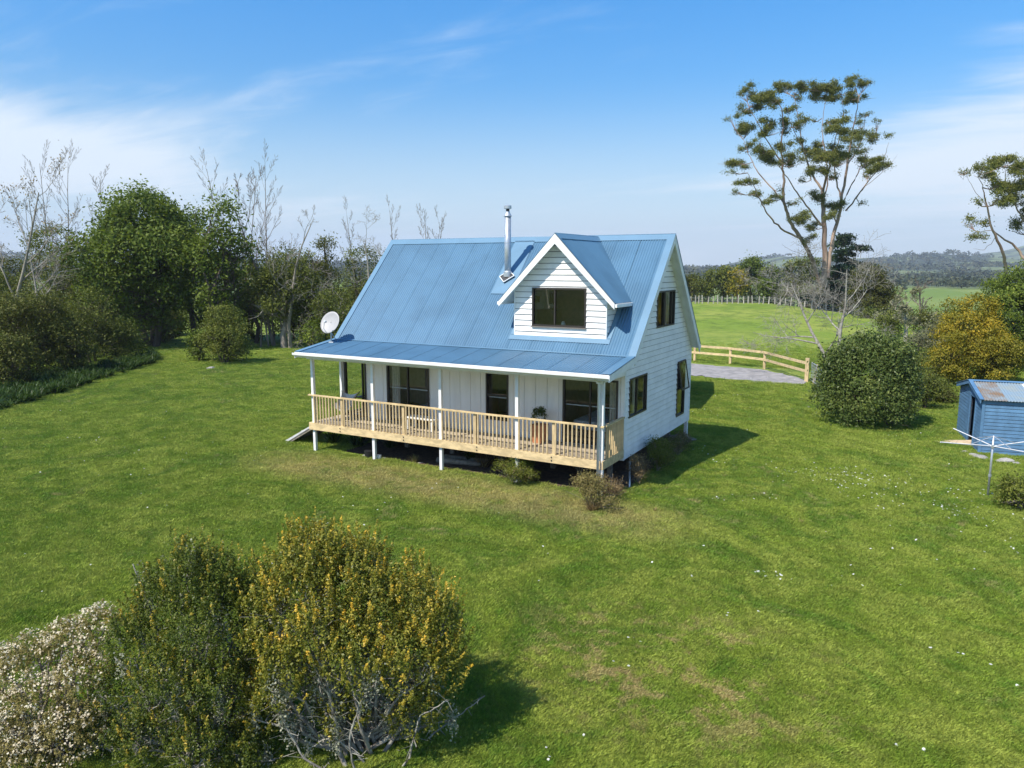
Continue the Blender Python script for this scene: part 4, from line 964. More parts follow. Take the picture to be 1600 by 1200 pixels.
for s in (-1, 1):
    P = [(-.15, SWi/2, cp), (SLe+.15, SWi/2, cp), (SLe+.15, SWi/2+s*.14, cp-.14*slp), (-.15, SWi/2+s*.14, cp-.14*slp)]; MB().prism(P, (0, 0, .012)).obj('ridge_cap', shed_blue, SH)
    P = [(-.15, SWi/2+s*.141, cp-.141*slp), (-.15, SWi/2+s*2.02, cp-2.02*slp), (-.02, SWi/2+s*2.02, cp-2.02*slp), (-.02, SWi/2+s*.141, cp-.141*slp)]; MB().prism(P, (0, 0, .014)).obj('barge_cap', shed_blue, SH)
    P = [(-.13, SWi/2, cp-.01), (-.13, SWi/2+s*2.0, cp-2.0*slp-.01), (-.13, SWi/2+s*2.0, cp-2.0*slp-.14), (-.13, SWi/2, cp-.14)]; MB().prism(P, (.03, 0, 0)).obj('barge_board', shed_blue, SH)
# doorstep stones and kerb stones by the shed
tan = mat('sandy_concrete', (.55, .42, .27), .95, .2, 6, bump=.4)
p = onground(1503, 694); b = MB(); b.quad8([(-1.3, -.25, 0), (.35, -.35, 0), (.45, .3, 0), (-1.1, .12, 0), (-1.2, -.18, .02), (.3, -.25, .14), (.38, .22, .16), (-1.0, .06, .03)]); o = b.obj('ramp_slab', tan, None); o.location = p; tag(o, 'broken sandy concrete slab in front of the blue shed doorway', 'slab')
for k, (px, py) in enumerate(((1507, 707), (1522, 713), (1533, 717), (1546, 720), (1563, 722), (1572, 722), (1588, 725))):
    rock(px, py, .13+.05*(k % 3), ['flat grey stone below the shed doorway', 'grey stone at the shed front corner', 'stone just right of the shed corner', 'stone under the middle of the shed side wall', 'stone on the lawn behind the clothesline pole', 'dark stone right of the clothesline pole foot', 'rightmost stone along the shed wall'][k], flat=.4)
# ================================================================== CLOTHESLINE
cp_ = onground(1543, 778); HO = empty('clothesline', 'grey steel rotary clothesline with folding arms on the lawn before the shed', 'clothesline', cp_, radians(29))
MB().tube([(0, 0, -.1), (.0, 0, 1.0), (.0, 0, 1.80)], [.03, .03, .024], 10).obj('pole', galv, HO, smooth=True)
MB().tube([(0, 0, .62), (0, 0, .68)], .042, 10).obj('collar', galv, HO); MB().tube([(0, 0, 1.44), (0, 0, 1.54)], .045, 10).obj('hub', galv, HO)
MB().box(-.28, .28, -.2, .2, 0, .05).obj('pad', concrete, HO)
ends = []
for k in range(4):
    a = radians(97+90*k); L = 1.6; e_ = (cos(a)*L, sin(a)*L, 1.50+.16); ends.append(e_)
    MB().tube([(0, 0, 1.50), e_], .015, 6).obj('arm', mat('pale_steel', (.72, .72, .72), .4, .05), HO)
    MB().tube([(0, 0, 1.79), (cos(a)*.7, sin(a)*.7, 1.565)], .011, 6).obj('brace', galv, HO)
b = MB()
for f in (1., .72, .45):
    for k in range(4):
        A = Vector(ends[k])*f; B = Vector(ends[(k+1) % 4])*f; A.z = B.z = 1.50+.16*f; b.tube([A, (A+B)/2-Vector((0, 0, .02)), B], .0022, 3)
b.obj('line_wire', darkmetal, HO)
# ================================================================== RAIL FENCE BY THE DRIVE
FN = empty('rail_fence', 'new two rail timber fence behind the gravel drive', 'fence', (0, 0, 0))
fp = [(-18.6, 35.3), (-16.1, 34.8), (-13.6, 34.3), (-11, 33.8), (-8.4, 33.2), (-5.8, 32.6), (-3.2, 32.0), (-.6, 31.4), (2.0, 30.9), (4.6, 30.4), (7.12, 30.0), (9.6, 28.6), (12.75, 24.2)]
for k, (a, b_) in enumerate(fp):
    z = tz(a, b_); w = .075 if k < len(fp)-1 else .10; MB().box(a-w, a+w, b_-w, b_+w, z-.2, z+(1.12 if k < len(fp)-1 else 1.35)).obj('post', pine_post, FN)
for (a, c) in zip(fp, fp[1:]):
    for hh in (.62, 1.08):
        b = MB(); z0, z1 = tz(*a), tz(*c); d = Vector((c[0]-a[0], c[1]-a[1], 0)).normalized(); nrm = Vector((d.y, -d.x, 0))*.09
        b.bar(Vector((a[0], a[1], z0+hh))+nrm+d*.01, Vector((c[0], c[1], z1+hh))+nrm-d*.01, .04, .15).obj('rail', pine, FN)
GT = empty('gate', 'galvanised mesh gate standing open beside the right end of the rail fence', 'gate', (13.02, 23.95, tz(13, 23.9)), radians(-72))
b = MB(); b.tube([(0, 0, .15), (0, 0, 1.15), (2.6, 0, 1.15), (2.6, 0, .15), (0, 0, .15)], .022, 6); b.tube([(1.3, 0, .15), (1.3, 0, 1.15)], .018, 6); b.obj('gate_frame', galv, GT)
b = MB()
for k in range(1, 17): b.tube([(k*.153, 0, .17), (k*.153, 0, 1.13)], .008, 3)
for k in range(1, 6): b.tube([(.02, .01, .15+k*.167), (2.58, .01, .15+k*.167)], .008, 3)
tag(b.obj('mesh', galv, GT), kind='stuff')
o = MB().box(-.05, .05, -.04, .04, -.2, 1.15).obj('stake', pine_post, None); p = onground(1271, 601); o.location = p; o.rotation_euler = (.05, .12, .3); tag(o, 'leaning pine stake between the open gate and the round bush', 'stake')
# ================================================================== GARAGE BEHIND THE HOUSE
GA = empty('garage', 'white garage with blue iron roof hidden behind the cottage', 'garage', (8.9, 11.3, tz(8, 13)), radians(10.6))
Mga = lambda a, z, o: (-6+a, -o, z)
MB().box(-6, -.02, 0, 8.2, 0, 2.3).obj('garage_wall', board_white, GA); 
for s, (y0, y1) in enumerate(((-.2, 4.1), (8.4, 4.1))):
    for k in range(8):
        w = SWd; sheet((-6.1+k*SWd, y0, 2.31), (1, 0, 0), (0, (y1-y0)/4.357, .70/4.357), w, lambda u: [(0, 4.357)], parent=GA, steps=4)
MB().prism([(-.05, 0, 2.301), (-.05, 8.2, 2.301), (-.05, 4.1, 2.93)], (-.05, 0, 0)).obj('gable_end', board_white, GA)
MB().box(-4.6, -1.6, -.04, -.01, .02, 2.1).obj('garage_door', roofm, GA)

# ================================================================== TREES
def spot(px, v): p = at(px, 500, v); return p[0], p[1], tz(p[0], p[1])
def autolobes(w, h, cb, n, depth=1.0, top=.85):
    L = []
    for i in range(n):
        f = (i+.5)/n; zc = h*(cb+(1-cb)*(f**.8)*.80); env = sin(pi*min(max((zc/h-cb)/(1-cb)*.85+.12, .05), 1))
        if cb < .12 and f < .5: env = max(env, .85); zc = max(zc, h*.12)
        a = i*2.4+rng.random()*.8; r = w/2*env*.55*(rng.random()**.4)
        rr = w/2*(.24+.34*rng.random())*max(env, .45); L.append((cos(a)*r, sin(a)*r*depth, zc, rr, rr*depth, rr*(.62+.35*rng.random())))
    L.append((0, 0, h-w*.20, w*.24, w*.24, w*.20)); return L
def TT(name, label, cat, px, v, top, wpx, fm, wm=bark, cb=.25, n=9, dens=1., leaf=None, clr=None, group=None, lobes=None, trunk_r=None, stems=1, flat=1., shell=.7, aspect=.5, limbs=7, per=34, tshift=0, depth=1.0, cap=None):
    reseed(label); x, y, z = spot(px, v); h = at(px, top, v)[2]-z; w = wpx/FPX*v
    lb = lobes or autolobes(w, h, cb, n, depth); leaf = leaf or max(.10, v*.0028); clr = clr or w*.13
    area = sum(l[3]*l[4]+l[3]*l[5] for l in lb)*5; ncl = int(dens*area*.75/(clr*clr)*1.0); ncl = min(ncl, cap or 1400)
    return tree(name, label, cat, (x, y, z), h, lb, fm, wm, ncl, per, clr, leaf, trunk_r or max(.06, h*.022), stems, group, shell, flat, aspect, limbs, tshift=tshift)
gl_ = 'trees and shrubs along the left edge of the lawn'
TT('broadleaf_tree', 'large spreading dark green tree at the back left of the lawn', 'tree', 232, 61, 300, 235, L_green, bark_dark, cb=.14, n=24, leaf=.27, clr=.85, dens=1.25, limbs=20, trunk_r=.28, stems=3, per=40, shell=.66, cap=1900)
TT('broadleaf_tree', 'green tree with brighter leafy top just right of the largest left tree', 'tree', 352, 59, 312, 122, L_green, bark_dark, cb=.2, n=14, dens=1.2, leaf=.25, clr=.85, limbs=12, trunk_r=.2, stems=2, per=40, tshift=.06)
TT('manuka_tree', 'brown leaved bushy tree behind the strap plants at far left', 'tree', 42, 45, 452, 200, L_brown, bark_dark, cb=.03, n=14, leaf=.13, clr=.6, flat=.6, per=60, stems=3, shell=.6)
TT('manuka_tree', 'tall brown tree rising behind the far left bushes', 'tree', 88, 60, 352, 130, L_olive, bark, cb=.2, n=10, leaf=.16, clr=.7, flat=.6, per=50)
TT('manuka_tree', 'dark brown green shrub between the brown bush and the large green tree', 'tree', 140, 51, 455, 110, L_olive, bark_dark, cb=.05, n=9, leaf=.14, clr=.6, per=50, stems=2)
TT('manuka_tree', 'brown bush at the very left edge of the picture', 'tree', -40, 42, 470, 130, L_brown, bark_dark, cb=.05, n=8, leaf=.13, clr=.6, per=45)
TT('shrub', 'rounded olive green shrub standing alone on the lawn before the left trees', 'shrub', 348, 50.5, 479, 98, L_olive, bark_dark, cb=.0, n=12, leaf=.13, clr=.40, per=44, tshift=.12, stems=3, shell=.7)
TT('shrub', 'small bright leafy shrub left of the rounded olive shrub', 'shrub', 306, 51.5, 520, 50, L_green, bark_dark, cb=.0, n=7, leaf=.15, clr=.35, per=30, stems=2)
TT('manuka_tree', 'olive tangled tree with bare trunk behind the satellite dish side of the lawn', 'tree', 442, 60.5, 392, 120, L_olive, bark_pale, cb=.25, n=12, leaf=.17, clr=.6, dens=.95, per=40, trunk_r=.28, limbs=12, stems=1)
TT('manuka_tree', 'dark conical brown tree with pointed top left of the cottage roof', 'tree', 514, 63, 372, 62, L_brown, bark_dark, cb=.15, n=9, leaf=.16, clr=.5, per=44)
TT('manuka_tree', 'brown tree between the tangled tree and the conical one', 'tree', 484, 62, 398, 70, L_olive, bark_dark, cb=.1, n=8, leaf=.16, clr=.5, per=40)
TT('manuka_tree', 'dark brown tree directly behind the left slope of the cottage roof', 'tree', 568, 63, 388, 100, L_olive, bark_dark, cb=.1, n=10, leaf=.16, clr=.6, per=44)
TT('manuka_tree', 'low dark tree behind the satellite dish', 'tree', 520, 57, 452, 90, L_olive, bark_dark, cb=.15, n=9, leaf=.15, clr=.6, per=44, dens=.8)
TT('manuka_tree', 'brown tree at the top left corner of the roof', 'tree', 612, 66, 395, 70, L_brown, bark_dark, cb=.1, n=8, leaf=.17, clr=.6, per=36)
TT('broadleaf_tree', 'dark green tree between the tangled tree and the pointed one', 'tree', 470, 66, 388, 100, L_green, bark_dark, cb=.15, n=11, leaf=.22, clr=.75, per=34, dens=.8, tshift=-.15)
TT('shrub', 'light green undergrowth shrub among thin trunks left of the deck', 'shrub', 425, 66, 468, 90, L_green, bark, cb=.1, n=7, leaf=.2, clr=.6, per=26, tshift=.25, dens=.5)
TT('shrub', 'green undergrowth shrub behind the left end of the veranda roof', 'shrub', 488, 58, 500, 60, L_green, bark, cb=.05, n=7, leaf=.17, clr=.5, per=28, tshift=.15, dens=.7)
TT('broadleaf_tree', 'dark green tree filling the gap behind the rounded olive shrub', 'tree', 395, 68, 420, 110, L_olive, bark_dark, cb=.25, n=9, leaf=.24, clr=.9, per=36, dens=.8)
TT('broadleaf_tree', 'dark tree behind the brown bushes left of the large green tree', 'tree', 165, 70, 420, 130, L_olive, bark_dark, cb=.1, n=9, leaf=.25, clr=1., per=40)
def BB(label, px, v, top, rad=.09, name='bare_tree', cat='tree', wm=bark, **k):
    reseed(label); x, y, z = spot(px, v); h = (at(px, top, v)[2]-z)/.93; return bare(name, label, cat, (x, y, z), h, rad, wm, twig=v*(.00016 if cat == 'tree' and 'poplar' not in label else .00009), **k)
pop = dict(maxl=3, nb=(11, 13), spread=.5, up=.16, wob=.035, ratio=.22, start=.35, group='bare poplars behind the left trees')
for px, top, v, lab in ((92, 268, 74, 'bare thin poplar, left of the pair above the brown trees'), (113, 262, 75, 'bare thin poplar, right of the pair above the brown trees'), (172, 292, 84, 'faint bare poplar just left of the large green tree'), (358, 266, 74, 'bare poplar above the second green tree, leftmost of three'), (389, 246, 74, 'tallest bare poplar above the second green tree'), (415, 260, 75, 'bare poplar above the second green tree, rightmost of three'),
                        (618, 334, 80, 'small bare poplar at the top left corner of the roof'), (668, 320, 84, 'bare poplar showing above the roof ridge, taller one'), (698, 336, 84, 'bare poplar showing above the roof ridge, right one'), (560, 348, 80, 'thin bare poplar beyond the dark conical tree'), (60, 300, 78, 'short bare poplar left of the pair')):
    BB(lab, px, v, top, rad=.085, **pop)
for px, v, top, w, fm, lab in ((175, 63, 455, 90, L_olive, 'dark understory bush below the left part of the large green tree'), (120, 66, 430, 110, L_brown, 'brown bush mass behind the far left shrubs'), (225, 70, 470, 90, L_olive, 'shaded bush behind the trunk of the large green tree'), (275, 72, 465, 90, L_olive, 'dark bush right of the trunk of the large green tree'), (325, 70, 450, 80, L_green, 'shaded green bush behind the lone rounded shrub'), (375, 66, 462, 80, L_olive, 'dark understory bush right of the rounded shrub'), (455, 68, 455, 80, L_brown, 'brown understory bush behind the thin trunks'), (505, 68, 440, 70, L_olive, 'dark understory bush behind the satellite dish'), (545, 66, 450, 80, L_brown, 'brown understory tree hidden behind the roof edge'), (-20, 62, 420, 150, L_olive, 'dark bush behind the pale bare tree'), (20, 70, 400, 120, L_brown, 'brown tree behind the pale bare tree'), (200, 58, 500, 60, L_green, 'low leafy shrub at the end of the strap leaved border'), (253, 66, 500, 60, L_brown, 'low brown shrub by the dark trunk')):
    TT('shrub', lab, 'shrub', px, v, top, w, fm, bark_dark, cb=.0, n=9, leaf=.2, clr=.6, per=34, stems=3, dens=.9, tshift=-.05)
TT('broadleaf_tree', 'green tree joining the two tall green trees of the left side', 'tree', 300, 66, 332, 130, L_green, bark_dark, cb=.15, n=12, leaf=.27, clr=.85, per=34, dens=.8, tshift=-.05)
TT('broadleaf_tree', 'lower green tree left of the large spreading tree', 'tree', 165, 64, 372, 110, L_green, bark_dark, cb=.1, n=11, leaf=.26, clr=.8, per=34, dens=.8, tshift=-.05)
TT('broadleaf_tree', 'olive tree rising between the green trees and the tangled tree', 'tree', 398, 64, 372, 90, L_olive, bark_dark, cb=.2, n=10, leaf=.22, clr=.7, per=34, dens=.7)
for px, v, top, w, fm, lab in ((100, 45.5, 505, 120, L_brown, 'low brown shrub behind the middle of the strap leaved border'), (5, 40, 525, 130, L_brown, 'low brown shrub behind the left end of the strap leaved border'), (178, 52, 498, 90, L_olive, 'low olive shrub behind the right end of the strap leaved border'), (50, 52, 470, 120, L_olive, 'olive shrub filling the gap between the brown bushes at far left')):
    TT('shrub', lab, 'shrub', px, v, top, w, fm, bark_dark, cb=.0, n=9, leaf=.14, clr=.42, per=40, stems=3, tshift=-.03)
for px, v, top, w, fm, lab in ((1452, 34, 585, 62, L_olive, 'dark olive shrub close against the right side of the round bush'), (1482, 35.5, 605, 50, L_brown, 'brownish shrub just left of the shed'), (1432, 36, 545, 60, L_olive, 'taller olive shrub behind the right edge of the round bush')):
    TT('shrub', lab, 'shrub', px, v, top, w, fm, bark_dark, cb=.0, n=9, leaf=.10, clr=.34, per=44, stems=3, tshift=-.08)
BB('pale bare tree with a few brown leaves at the left edge', 12, 55, 282, .17, wm=bark_pale, maxl=4, nb=(5, 6), spread=.6, up=.22, ratio=.40, lean=(.08, 0), leaves=500, lm=L_dry, lsize=.16)
BB('bare tangled tree between the brown bush and the large green tree', 60, 52, 380, .12, wm=bark_pale, maxl=3, nb=(5, 7), spread=.7, up=.1, ratio=.5)
BB('bare twisted pale tree above the olive tangled tree', 452, 60, 318, .16, wm=bark_pale, maxl=4, nb=(4, 6), spread=.62, up=.12, ratio=.45, wob=.14, lean=(.12, 0))
BB('bare grey tree right of the second green tree', 425, 62, 322, .14, wm=bark, maxl=4, nb=(5, 6), spread=.5, up=.2, ratio=.40, wob=.1)
BB('bare forked pale tree left of the roof ridge', 578, 60, 372, .16, wm=bark_lich, maxl=4, nb=(4, 5), spread=.85, up=.1, ratio=.5, wob=.12, start=.35)
BB('pale dead tree with drooping limbs behind the satellite dish', 520, 59, 440, .12, wm=bark_lich, maxl=3, nb=(5, 7), spread=1.0, up=-.05, ratio=.6, lean=(-.2, 0), wob=.12)
# thin trunks under the left canopy
for k, px in enumerate((405, 418, 428, 437, 470, 480)):
    x, y, z = spot(px, 61+k*.6); r_ = empty('sapling', ['thin trunk in the group left of the deck, leftmost', 'second thin trunk in the group left of the deck', 'third thin trunk in the group left of the deck', 'fourth thin trunk in the group left of the deck', 'thin trunk right of the tangled tree trunk', 'rightmost thin trunk before the deck'][k], 'sapling', (x, y, z), group='thin trunks under the left trees')
    out = []; tips = []; grow(np.array([0, 0, -.1]), np.array([rng.normal(0, .1), rng.normal(0, .1), 1.]), 6, .07, 0, 2, out, tips, (2, 3), .4, .2, .05, .4); wood(r_, out, bark_pale if k % 2 else bark)

# right side
tl = 'trees beyond the paddock fence'
for px, v, top, w, fm, lab in ((1080, 136, 432, 44, L_brown, 'leftmost brown tree beyond the paddock, next to the barge board'), (1104, 134, 426, 42, L_olive, 'olive tree second from the left beyond the paddock'), (1128, 136, 417, 48, L_olive, 'tall olive tree third from the left beyond the paddock'), (1149, 131, 424, 44, L_yellow, 'yellow green tree beyond the paddock fence'), (1172, 140, 404, 76, L_green, 'biggest dark green tree beyond the paddock'),
                                (1196, 132, 438, 50, L_green, 'low bright green tree beyond the paddock'), (1214, 145, 424, 44, L_dark, 'dark tree right of the biggest one beyond the paddock'), (1237, 134, 407, 58, L_olive, 'olive tree left of the big gum'), (1262, 140, 405, 50, L_olive, 'olive tree just behind the left gum limb'), (1290, 130, 428, 54, L_brown, 'brown bush at the foot of the big gum'), (1322, 128, 424, 60, L_brown, 'brown bush right of the gum trunk'), (1060, 140, 440, 50, L_olive, 'olive tree mostly behind the gable')):
    TT('paddock_tree', lab, 'tree', px, v, top, w, fm, bark_dark, cb=.12, n=8, leaf=.42, clr=.95, per=30, group=tl, trunk_r=.18)
TT('pine_tree', 'dark pine with layered branches behind the big gum', 'tree', 1300, 126, 336, 112, L_dark, bark_dark, leaf=.4, clr=.9, flat=.35, per=30,
   lobes=[(rng.normal(0, 2.2*(1-f)+.8)+1.2, rng.normal(0, 1.6), 3+f*10.5, 2.6*(1-f*.55), 2.6*(1-f*.55), .55) for f in np.linspace(0, 1, 22)])
TT('cypress_hedge', 'dense dark brown conifer below the big gum', 'conifer', 1352, 98, 414, 92, L_brown, bark_dark, cb=.0, n=12, leaf=.26, clr=.7, per=44, tshift=-.25, flat=.6)
TT('cypress_hedge', 'dark brown low conifer right of the dense one', 'conifer', 1375, 96, 440, 50, L_brown, bark_dark, cb=.0, n=9, leaf=.26, clr=.6, per=40, tshift=-.2, flat=.6)
# gums
def gum(label, Z, sc_, ox, oy, v, limbs, pads, base_px, W0):
    reseed(label); b0 = at(base_px, 500, v); base = np.array([b0[0], b0[1], tz(b0[0], b0[1])])
    root = empty('gum_tree', label, 'tree', base); nodes = []; polys = []
    for pts, r0, r1, par, dep in limbs:
        n = len(pts); P = []
        d0 = 0
        if par is not None:
            q = np.array(pts[0]); k = int(np.argmin([np.hypot(*(np.array(a[:2])-q)) for a in nodes])); d0 = nodes[k][2]
        for i, (a, b) in enumerate(pts):
            f = i/(n-1); dd = d0+(dep-d0)*f; P.append(at(ox+a/sc_, oy+b/sc_, v+dd)-base); nodes.append((a, b, dd, P[-1]))
        P = np.array(P)
        # smooth
        t = np.linspace(0, n-1, (n-1)*4+1); Q = np.stack([np.interp(t, np.arange(n), P[:, c]) for c in range(3)], 1); K = Q.copy()
        for _ in range(3): K[1:-1] = (K[:-2]+K[1:-1]*2+K[2:])/4
        K[1:-1] += rng.normal(0, .05, K[1:-1].shape)
        polys.append((0 if r0 > .3 else 1, K, np.linspace(r0, r1, len(K))*.72))
    lob = []
    for (a, b, rx, ry) in pads:
        c = [(np.hypot(a-q[0], (b-q[1])-10)+(60 if q[1] < b-5 else 0), i) for i, q in enumerate(nodes)]; i = min(c)[1]; q = nodes[i]
        dd = q[2]+rng.normal(0, 1.3); P = at(ox+a/sc_, oy+b/sc_, v+dd)-base; s = v/FPX/sc_
        nsub = max(3, int(rx/9))
        for _ in range(nsub):
            lob.append((P[0]+rng.normal(0, rx*s*.55), P[1]+rng.normal(0, rx*s*.55), P[2]+rng.normal(0, ry*s*.7), rx*s*.42, rx*s*.42, ry*s*.5))
        mid = (q[3]+P)/2+np.array([0, 0, -.3]); polys.append((1, np.array([q[3], mid, P]), np.array([.07, .05, .025])))
        for _ in range(5):
            e_ = P+rng.normal(0, 1, 3)*np.array([rx*s*.7, rx*s*.7, ry*s*.3]); polys.append((1, np.array([mid, (mid+e_)/2-[0, 0, .1], e_]), np.array([.05, .03, .012])))
    wood(root, polys, bark_gum, split=1)
    foliage('crown', root, L_gum, lob, int(len(lob)*17), 22, .52, .235, shell=.1, flat=.8, aspect=.36)
    return root
gl1 = [([(650, 1230), (610, 1130), (590, 1060), (530, 950), (480, 890), (450, 800), (435, 740), (440, 640), (430, 560), (425, 470), (440, 300), (410, 200)], .52, .06, None, -3),
 ([(530, 960), (440, 920), (370, 860), (330, 790), (290, 720), (270, 660), (240, 600)], .22, .04, 1, -6), ([(435, 760), (380, 690), (310, 620), (270, 540), (240, 480), (215, 415)], .18, .03, 1, 4), ([(432, 560), (390, 480), (330, 400), (290, 320), (250, 240)], .16, .03, 1, -1),
 ([(665, 1230), (665, 1110), (665, 950), (655, 800), (655, 690)], .62, .34, None, 1), ([(655, 700), (600, 620), (570, 540), (540, 440), (520, 300), (495, 180)], .26, .04, 1, 5), ([(655, 700), (680, 600), (700, 520), (725, 430), (735, 350)], .26, .05, 1, -5),
 ([(650, 890), (580, 800), (510, 710), (460, 630), (400, 540), (330, 470)], .2, .03, 1, -7), ([(680, 1180), (700, 1000), (730, 880), (755, 780), (790, 560), (810, 430), (835, 300), (855, 180)], .46, .05, None, 4),
 ([(760, 780), (740, 680), (710, 560), (740, 440), (770, 300), (760, 180)], .2, .03, 1, 7), ([(780, 810), (850, 720), (900, 650), (960, 590), (1000, 500), (1020, 430)], .18, .02, 1, -3), ([(760, 770), (820, 660), (860, 580), (900, 480), (950, 400)], .16, .03, 1, 2),
 ([(655, 760), (690, 640), (655, 420), (650, 300), (680, 150)], .16, .03, 1, 3), ([(590, 640), (560, 480), (480, 350), (455, 240)], .12, .03, 1, 0), ([(790, 560), (850, 460), (880, 380), (890, 280)], .12, .03, 1, 6), ([(590, 1100), (520, 1080), (465, 1045)], .06, .02, 1, -1), ([(600, 1080), (440, 1010), (430, 990)], .04, .015, 1, -1), ([(665, 900), (610, 870), (540, 850)], .1, .03, 1, -3), ([(840, 740), (880, 680), (1010, 580), (1065, 500)], .08, .01, 1, -4)]
pd1 = [(230, 155, 45, 20), (200, 258, 25, 18), (270, 215, 45, 28), (340, 170, 60, 25), (440, 130, 55, 22), (520, 135, 50, 20), (600, 130, 50, 22), (680, 125, 50, 22), (760, 140, 60, 30), (830, 105, 50, 18), (880, 115, 35, 16), (370, 205, 50, 20), (455, 250, 40, 20), (515, 185, 30, 14), (640, 190, 50, 24), (700, 180, 50, 24), (830, 185, 55, 22), (145, 308, 18, 10), (250, 260, 25, 14), (235, 375, 60, 26), (300, 425, 25, 14), (330, 300, 35, 18), (365, 330, 35, 15), (350, 370, 50, 25), (430, 340, 45, 25), (450, 380, 35, 20), (240, 470, 40, 18), (330, 490, 50, 25), (360, 510, 60, 25), (430, 470, 45, 25), (460, 550, 50, 25), (525, 425, 35, 15), (530, 330, 40, 20), (190, 545, 60, 22), (150, 590, 25, 11), (250, 645, 40, 18), (190, 655, 20, 10), (170, 700, 18, 10), (290, 720, 40, 14), (370, 745, 45, 15), (430, 690, 15, 10), (500, 765, 30, 12), (530, 850, 60, 18), (600, 730, 50, 20), (600, 900, 40, 15), (720, 360, 65, 34), (790, 400, 50, 30), (650, 440, 40, 20), (620, 500, 50, 30), (680, 520, 60, 35), (650, 570, 60, 30), (740, 550, 50, 30), (700, 490, 60, 30), (770, 490, 45, 20), (860, 490, 35, 14), (880, 385, 35, 14), (890, 280, 35, 12), (860, 325, 30, 12), (950, 318, 25, 8), (955, 410, 45, 12), (900, 540, 60, 26), (960, 560, 55, 22), (900, 600, 30, 18), (930, 370, 18, 8), (870, 770, 18, 8), (830, 440, 30, 18), (730, 780, 60, 20), (720, 830, 40, 15), (520, 300, 30, 14), (600, 310, 15, 8), (770, 270, 20, 10), (680, 320, 20, 10), (540, 640, 20, 9), (590, 950, 35, 12), (560, 980, 30, 10), (700, 620, 30, 14), (560, 470, 35, 20), (490, 500, 25, 12)]
gum('tall spreading gum tree with flat leaf pads rising right of the cottage', 1, 3.528, 1100, 100, 112, gl1, pd1, 1290, 1)
gl2 = [([(475, 620), (465, 530), (455, 470), (410, 380), (385, 280), (370, 200), (350, 150)], .30, .03, None, -2), ([(640, 640), (590, 540), (545, 500), (500, 440), (430, 400), (400, 360)], .34, .04, None, 2), ([(560, 510), (580, 400), (540, 330), (500, 260), (470, 180), (460, 110)], .2, .03, 1, 3), ([(590, 540), (660, 420), (690, 300), (650, 200), (600, 120)], .28, .03, 1, -2), ([(640, 460), (740, 360), (800, 260), (820, 170)], .2, .03, 1, 0), ([(410, 380), (350, 390), (330, 400)], .06, .02, 1, -3), ([(385, 280), (330, 200), (290, 140)], .05, .015, 1, -2), ([(430, 400), (380, 470), (330, 460)], .05, .012, 1, 2)]
pd2 = [(290, 130, 22, 9), (370, 118, 32, 16), (440, 90, 50, 18), (500, 95, 45, 18), (550, 110, 40, 16), (430, 190, 40, 14), (480, 210, 60, 18), (520, 240, 40, 14), (430, 250, 38, 16), (320, 350, 24, 12), (355, 405, 28, 10), (375, 350, 20, 8), (510, 265, 30, 12), (530, 340, 30, 14), (520, 380, 30, 12), (350, 255, 14, 5), (600, 130, 50, 20), (660, 120, 50, 20), (700, 180, 50, 22), (640, 230, 50, 22), (720, 290, 50, 22), (800, 200, 50, 22), (580, 300, 40, 18), (620, 380, 45, 18), (760, 350, 40, 18), (400, 145, 30, 12), (530, 170, 30, 12)]
gum('second gum tree leaning in at the right edge above the green tree', 1, 2.727, 1400, 220, 84, gl2, pd2, 1585, 1)
# bare trees, shrubs
BB('wide bare pale tree with bristling twigs left of the round bush', 1308, 44, 406, .13, leaves=300, lm=L_lichen, lsize=.06, wm=bark_lich, maxl=4, nb=(5, 7), spread=.85, up=.04, ratio=.55, wob=.10, start=.22, stems=2)
TT('round_bush', 'large rounded dark green bush on the lawn left of the shed', 'bush', 1360, 30.8, 514, 172, L_round, bark_dark, cb=-.02, n=20, lobes=[(0, 0, 1.8, 1.55, 1.5, 1.75), (-1.1, 0, 1.1, .9, 1.1, 1.05), (1.05, .1, 1.4, .95, 1.1, 1.2), (.25, -.6, .9, 1.2, 1.2, .95), (-.35, .2, 2.75, .75, .9, .7), (.45, 0, 2.9, .65, .9, .6), (-.95, -.2, 2.2, .8, .9, .9), (1.0, 0, 2.5, .7, .9, .85), (-.7, -.8, .55, .95, .9, .6), (1.0, -.6, .6, .9, .9, .65), (.1, -.95, .5, .9, .7, .6), (0, .3, 3.2, .42, .5, .4)], leaf=.115, clr=.36, per=70, stems=4, shell=.78, trunk_r=.08)
BB('pale lichen covered tree beyond the round bush', 1418, 66, 466, .2, wm=bark_lich, maxl=4, nb=(5, 6), spread=.75, up=.1, ratio=.45, leaves=1600, lm=L_grey, lsize=.18)
BB('bare grey tree left of the pale lichen covered one', 1396, 76, 456, .14, wm=bark_pale, maxl=4, nb=(5, 6), spread=.5, up=.15, ratio=.38, leaves=300, lm=L_grey, lsize=.2)
BB('leafless brown tree in front of the far green field', 1438, 92, 447, .2, wm=bark, maxl=4, nb=(6, 7), spread=.6, up=.15, ratio=.38)
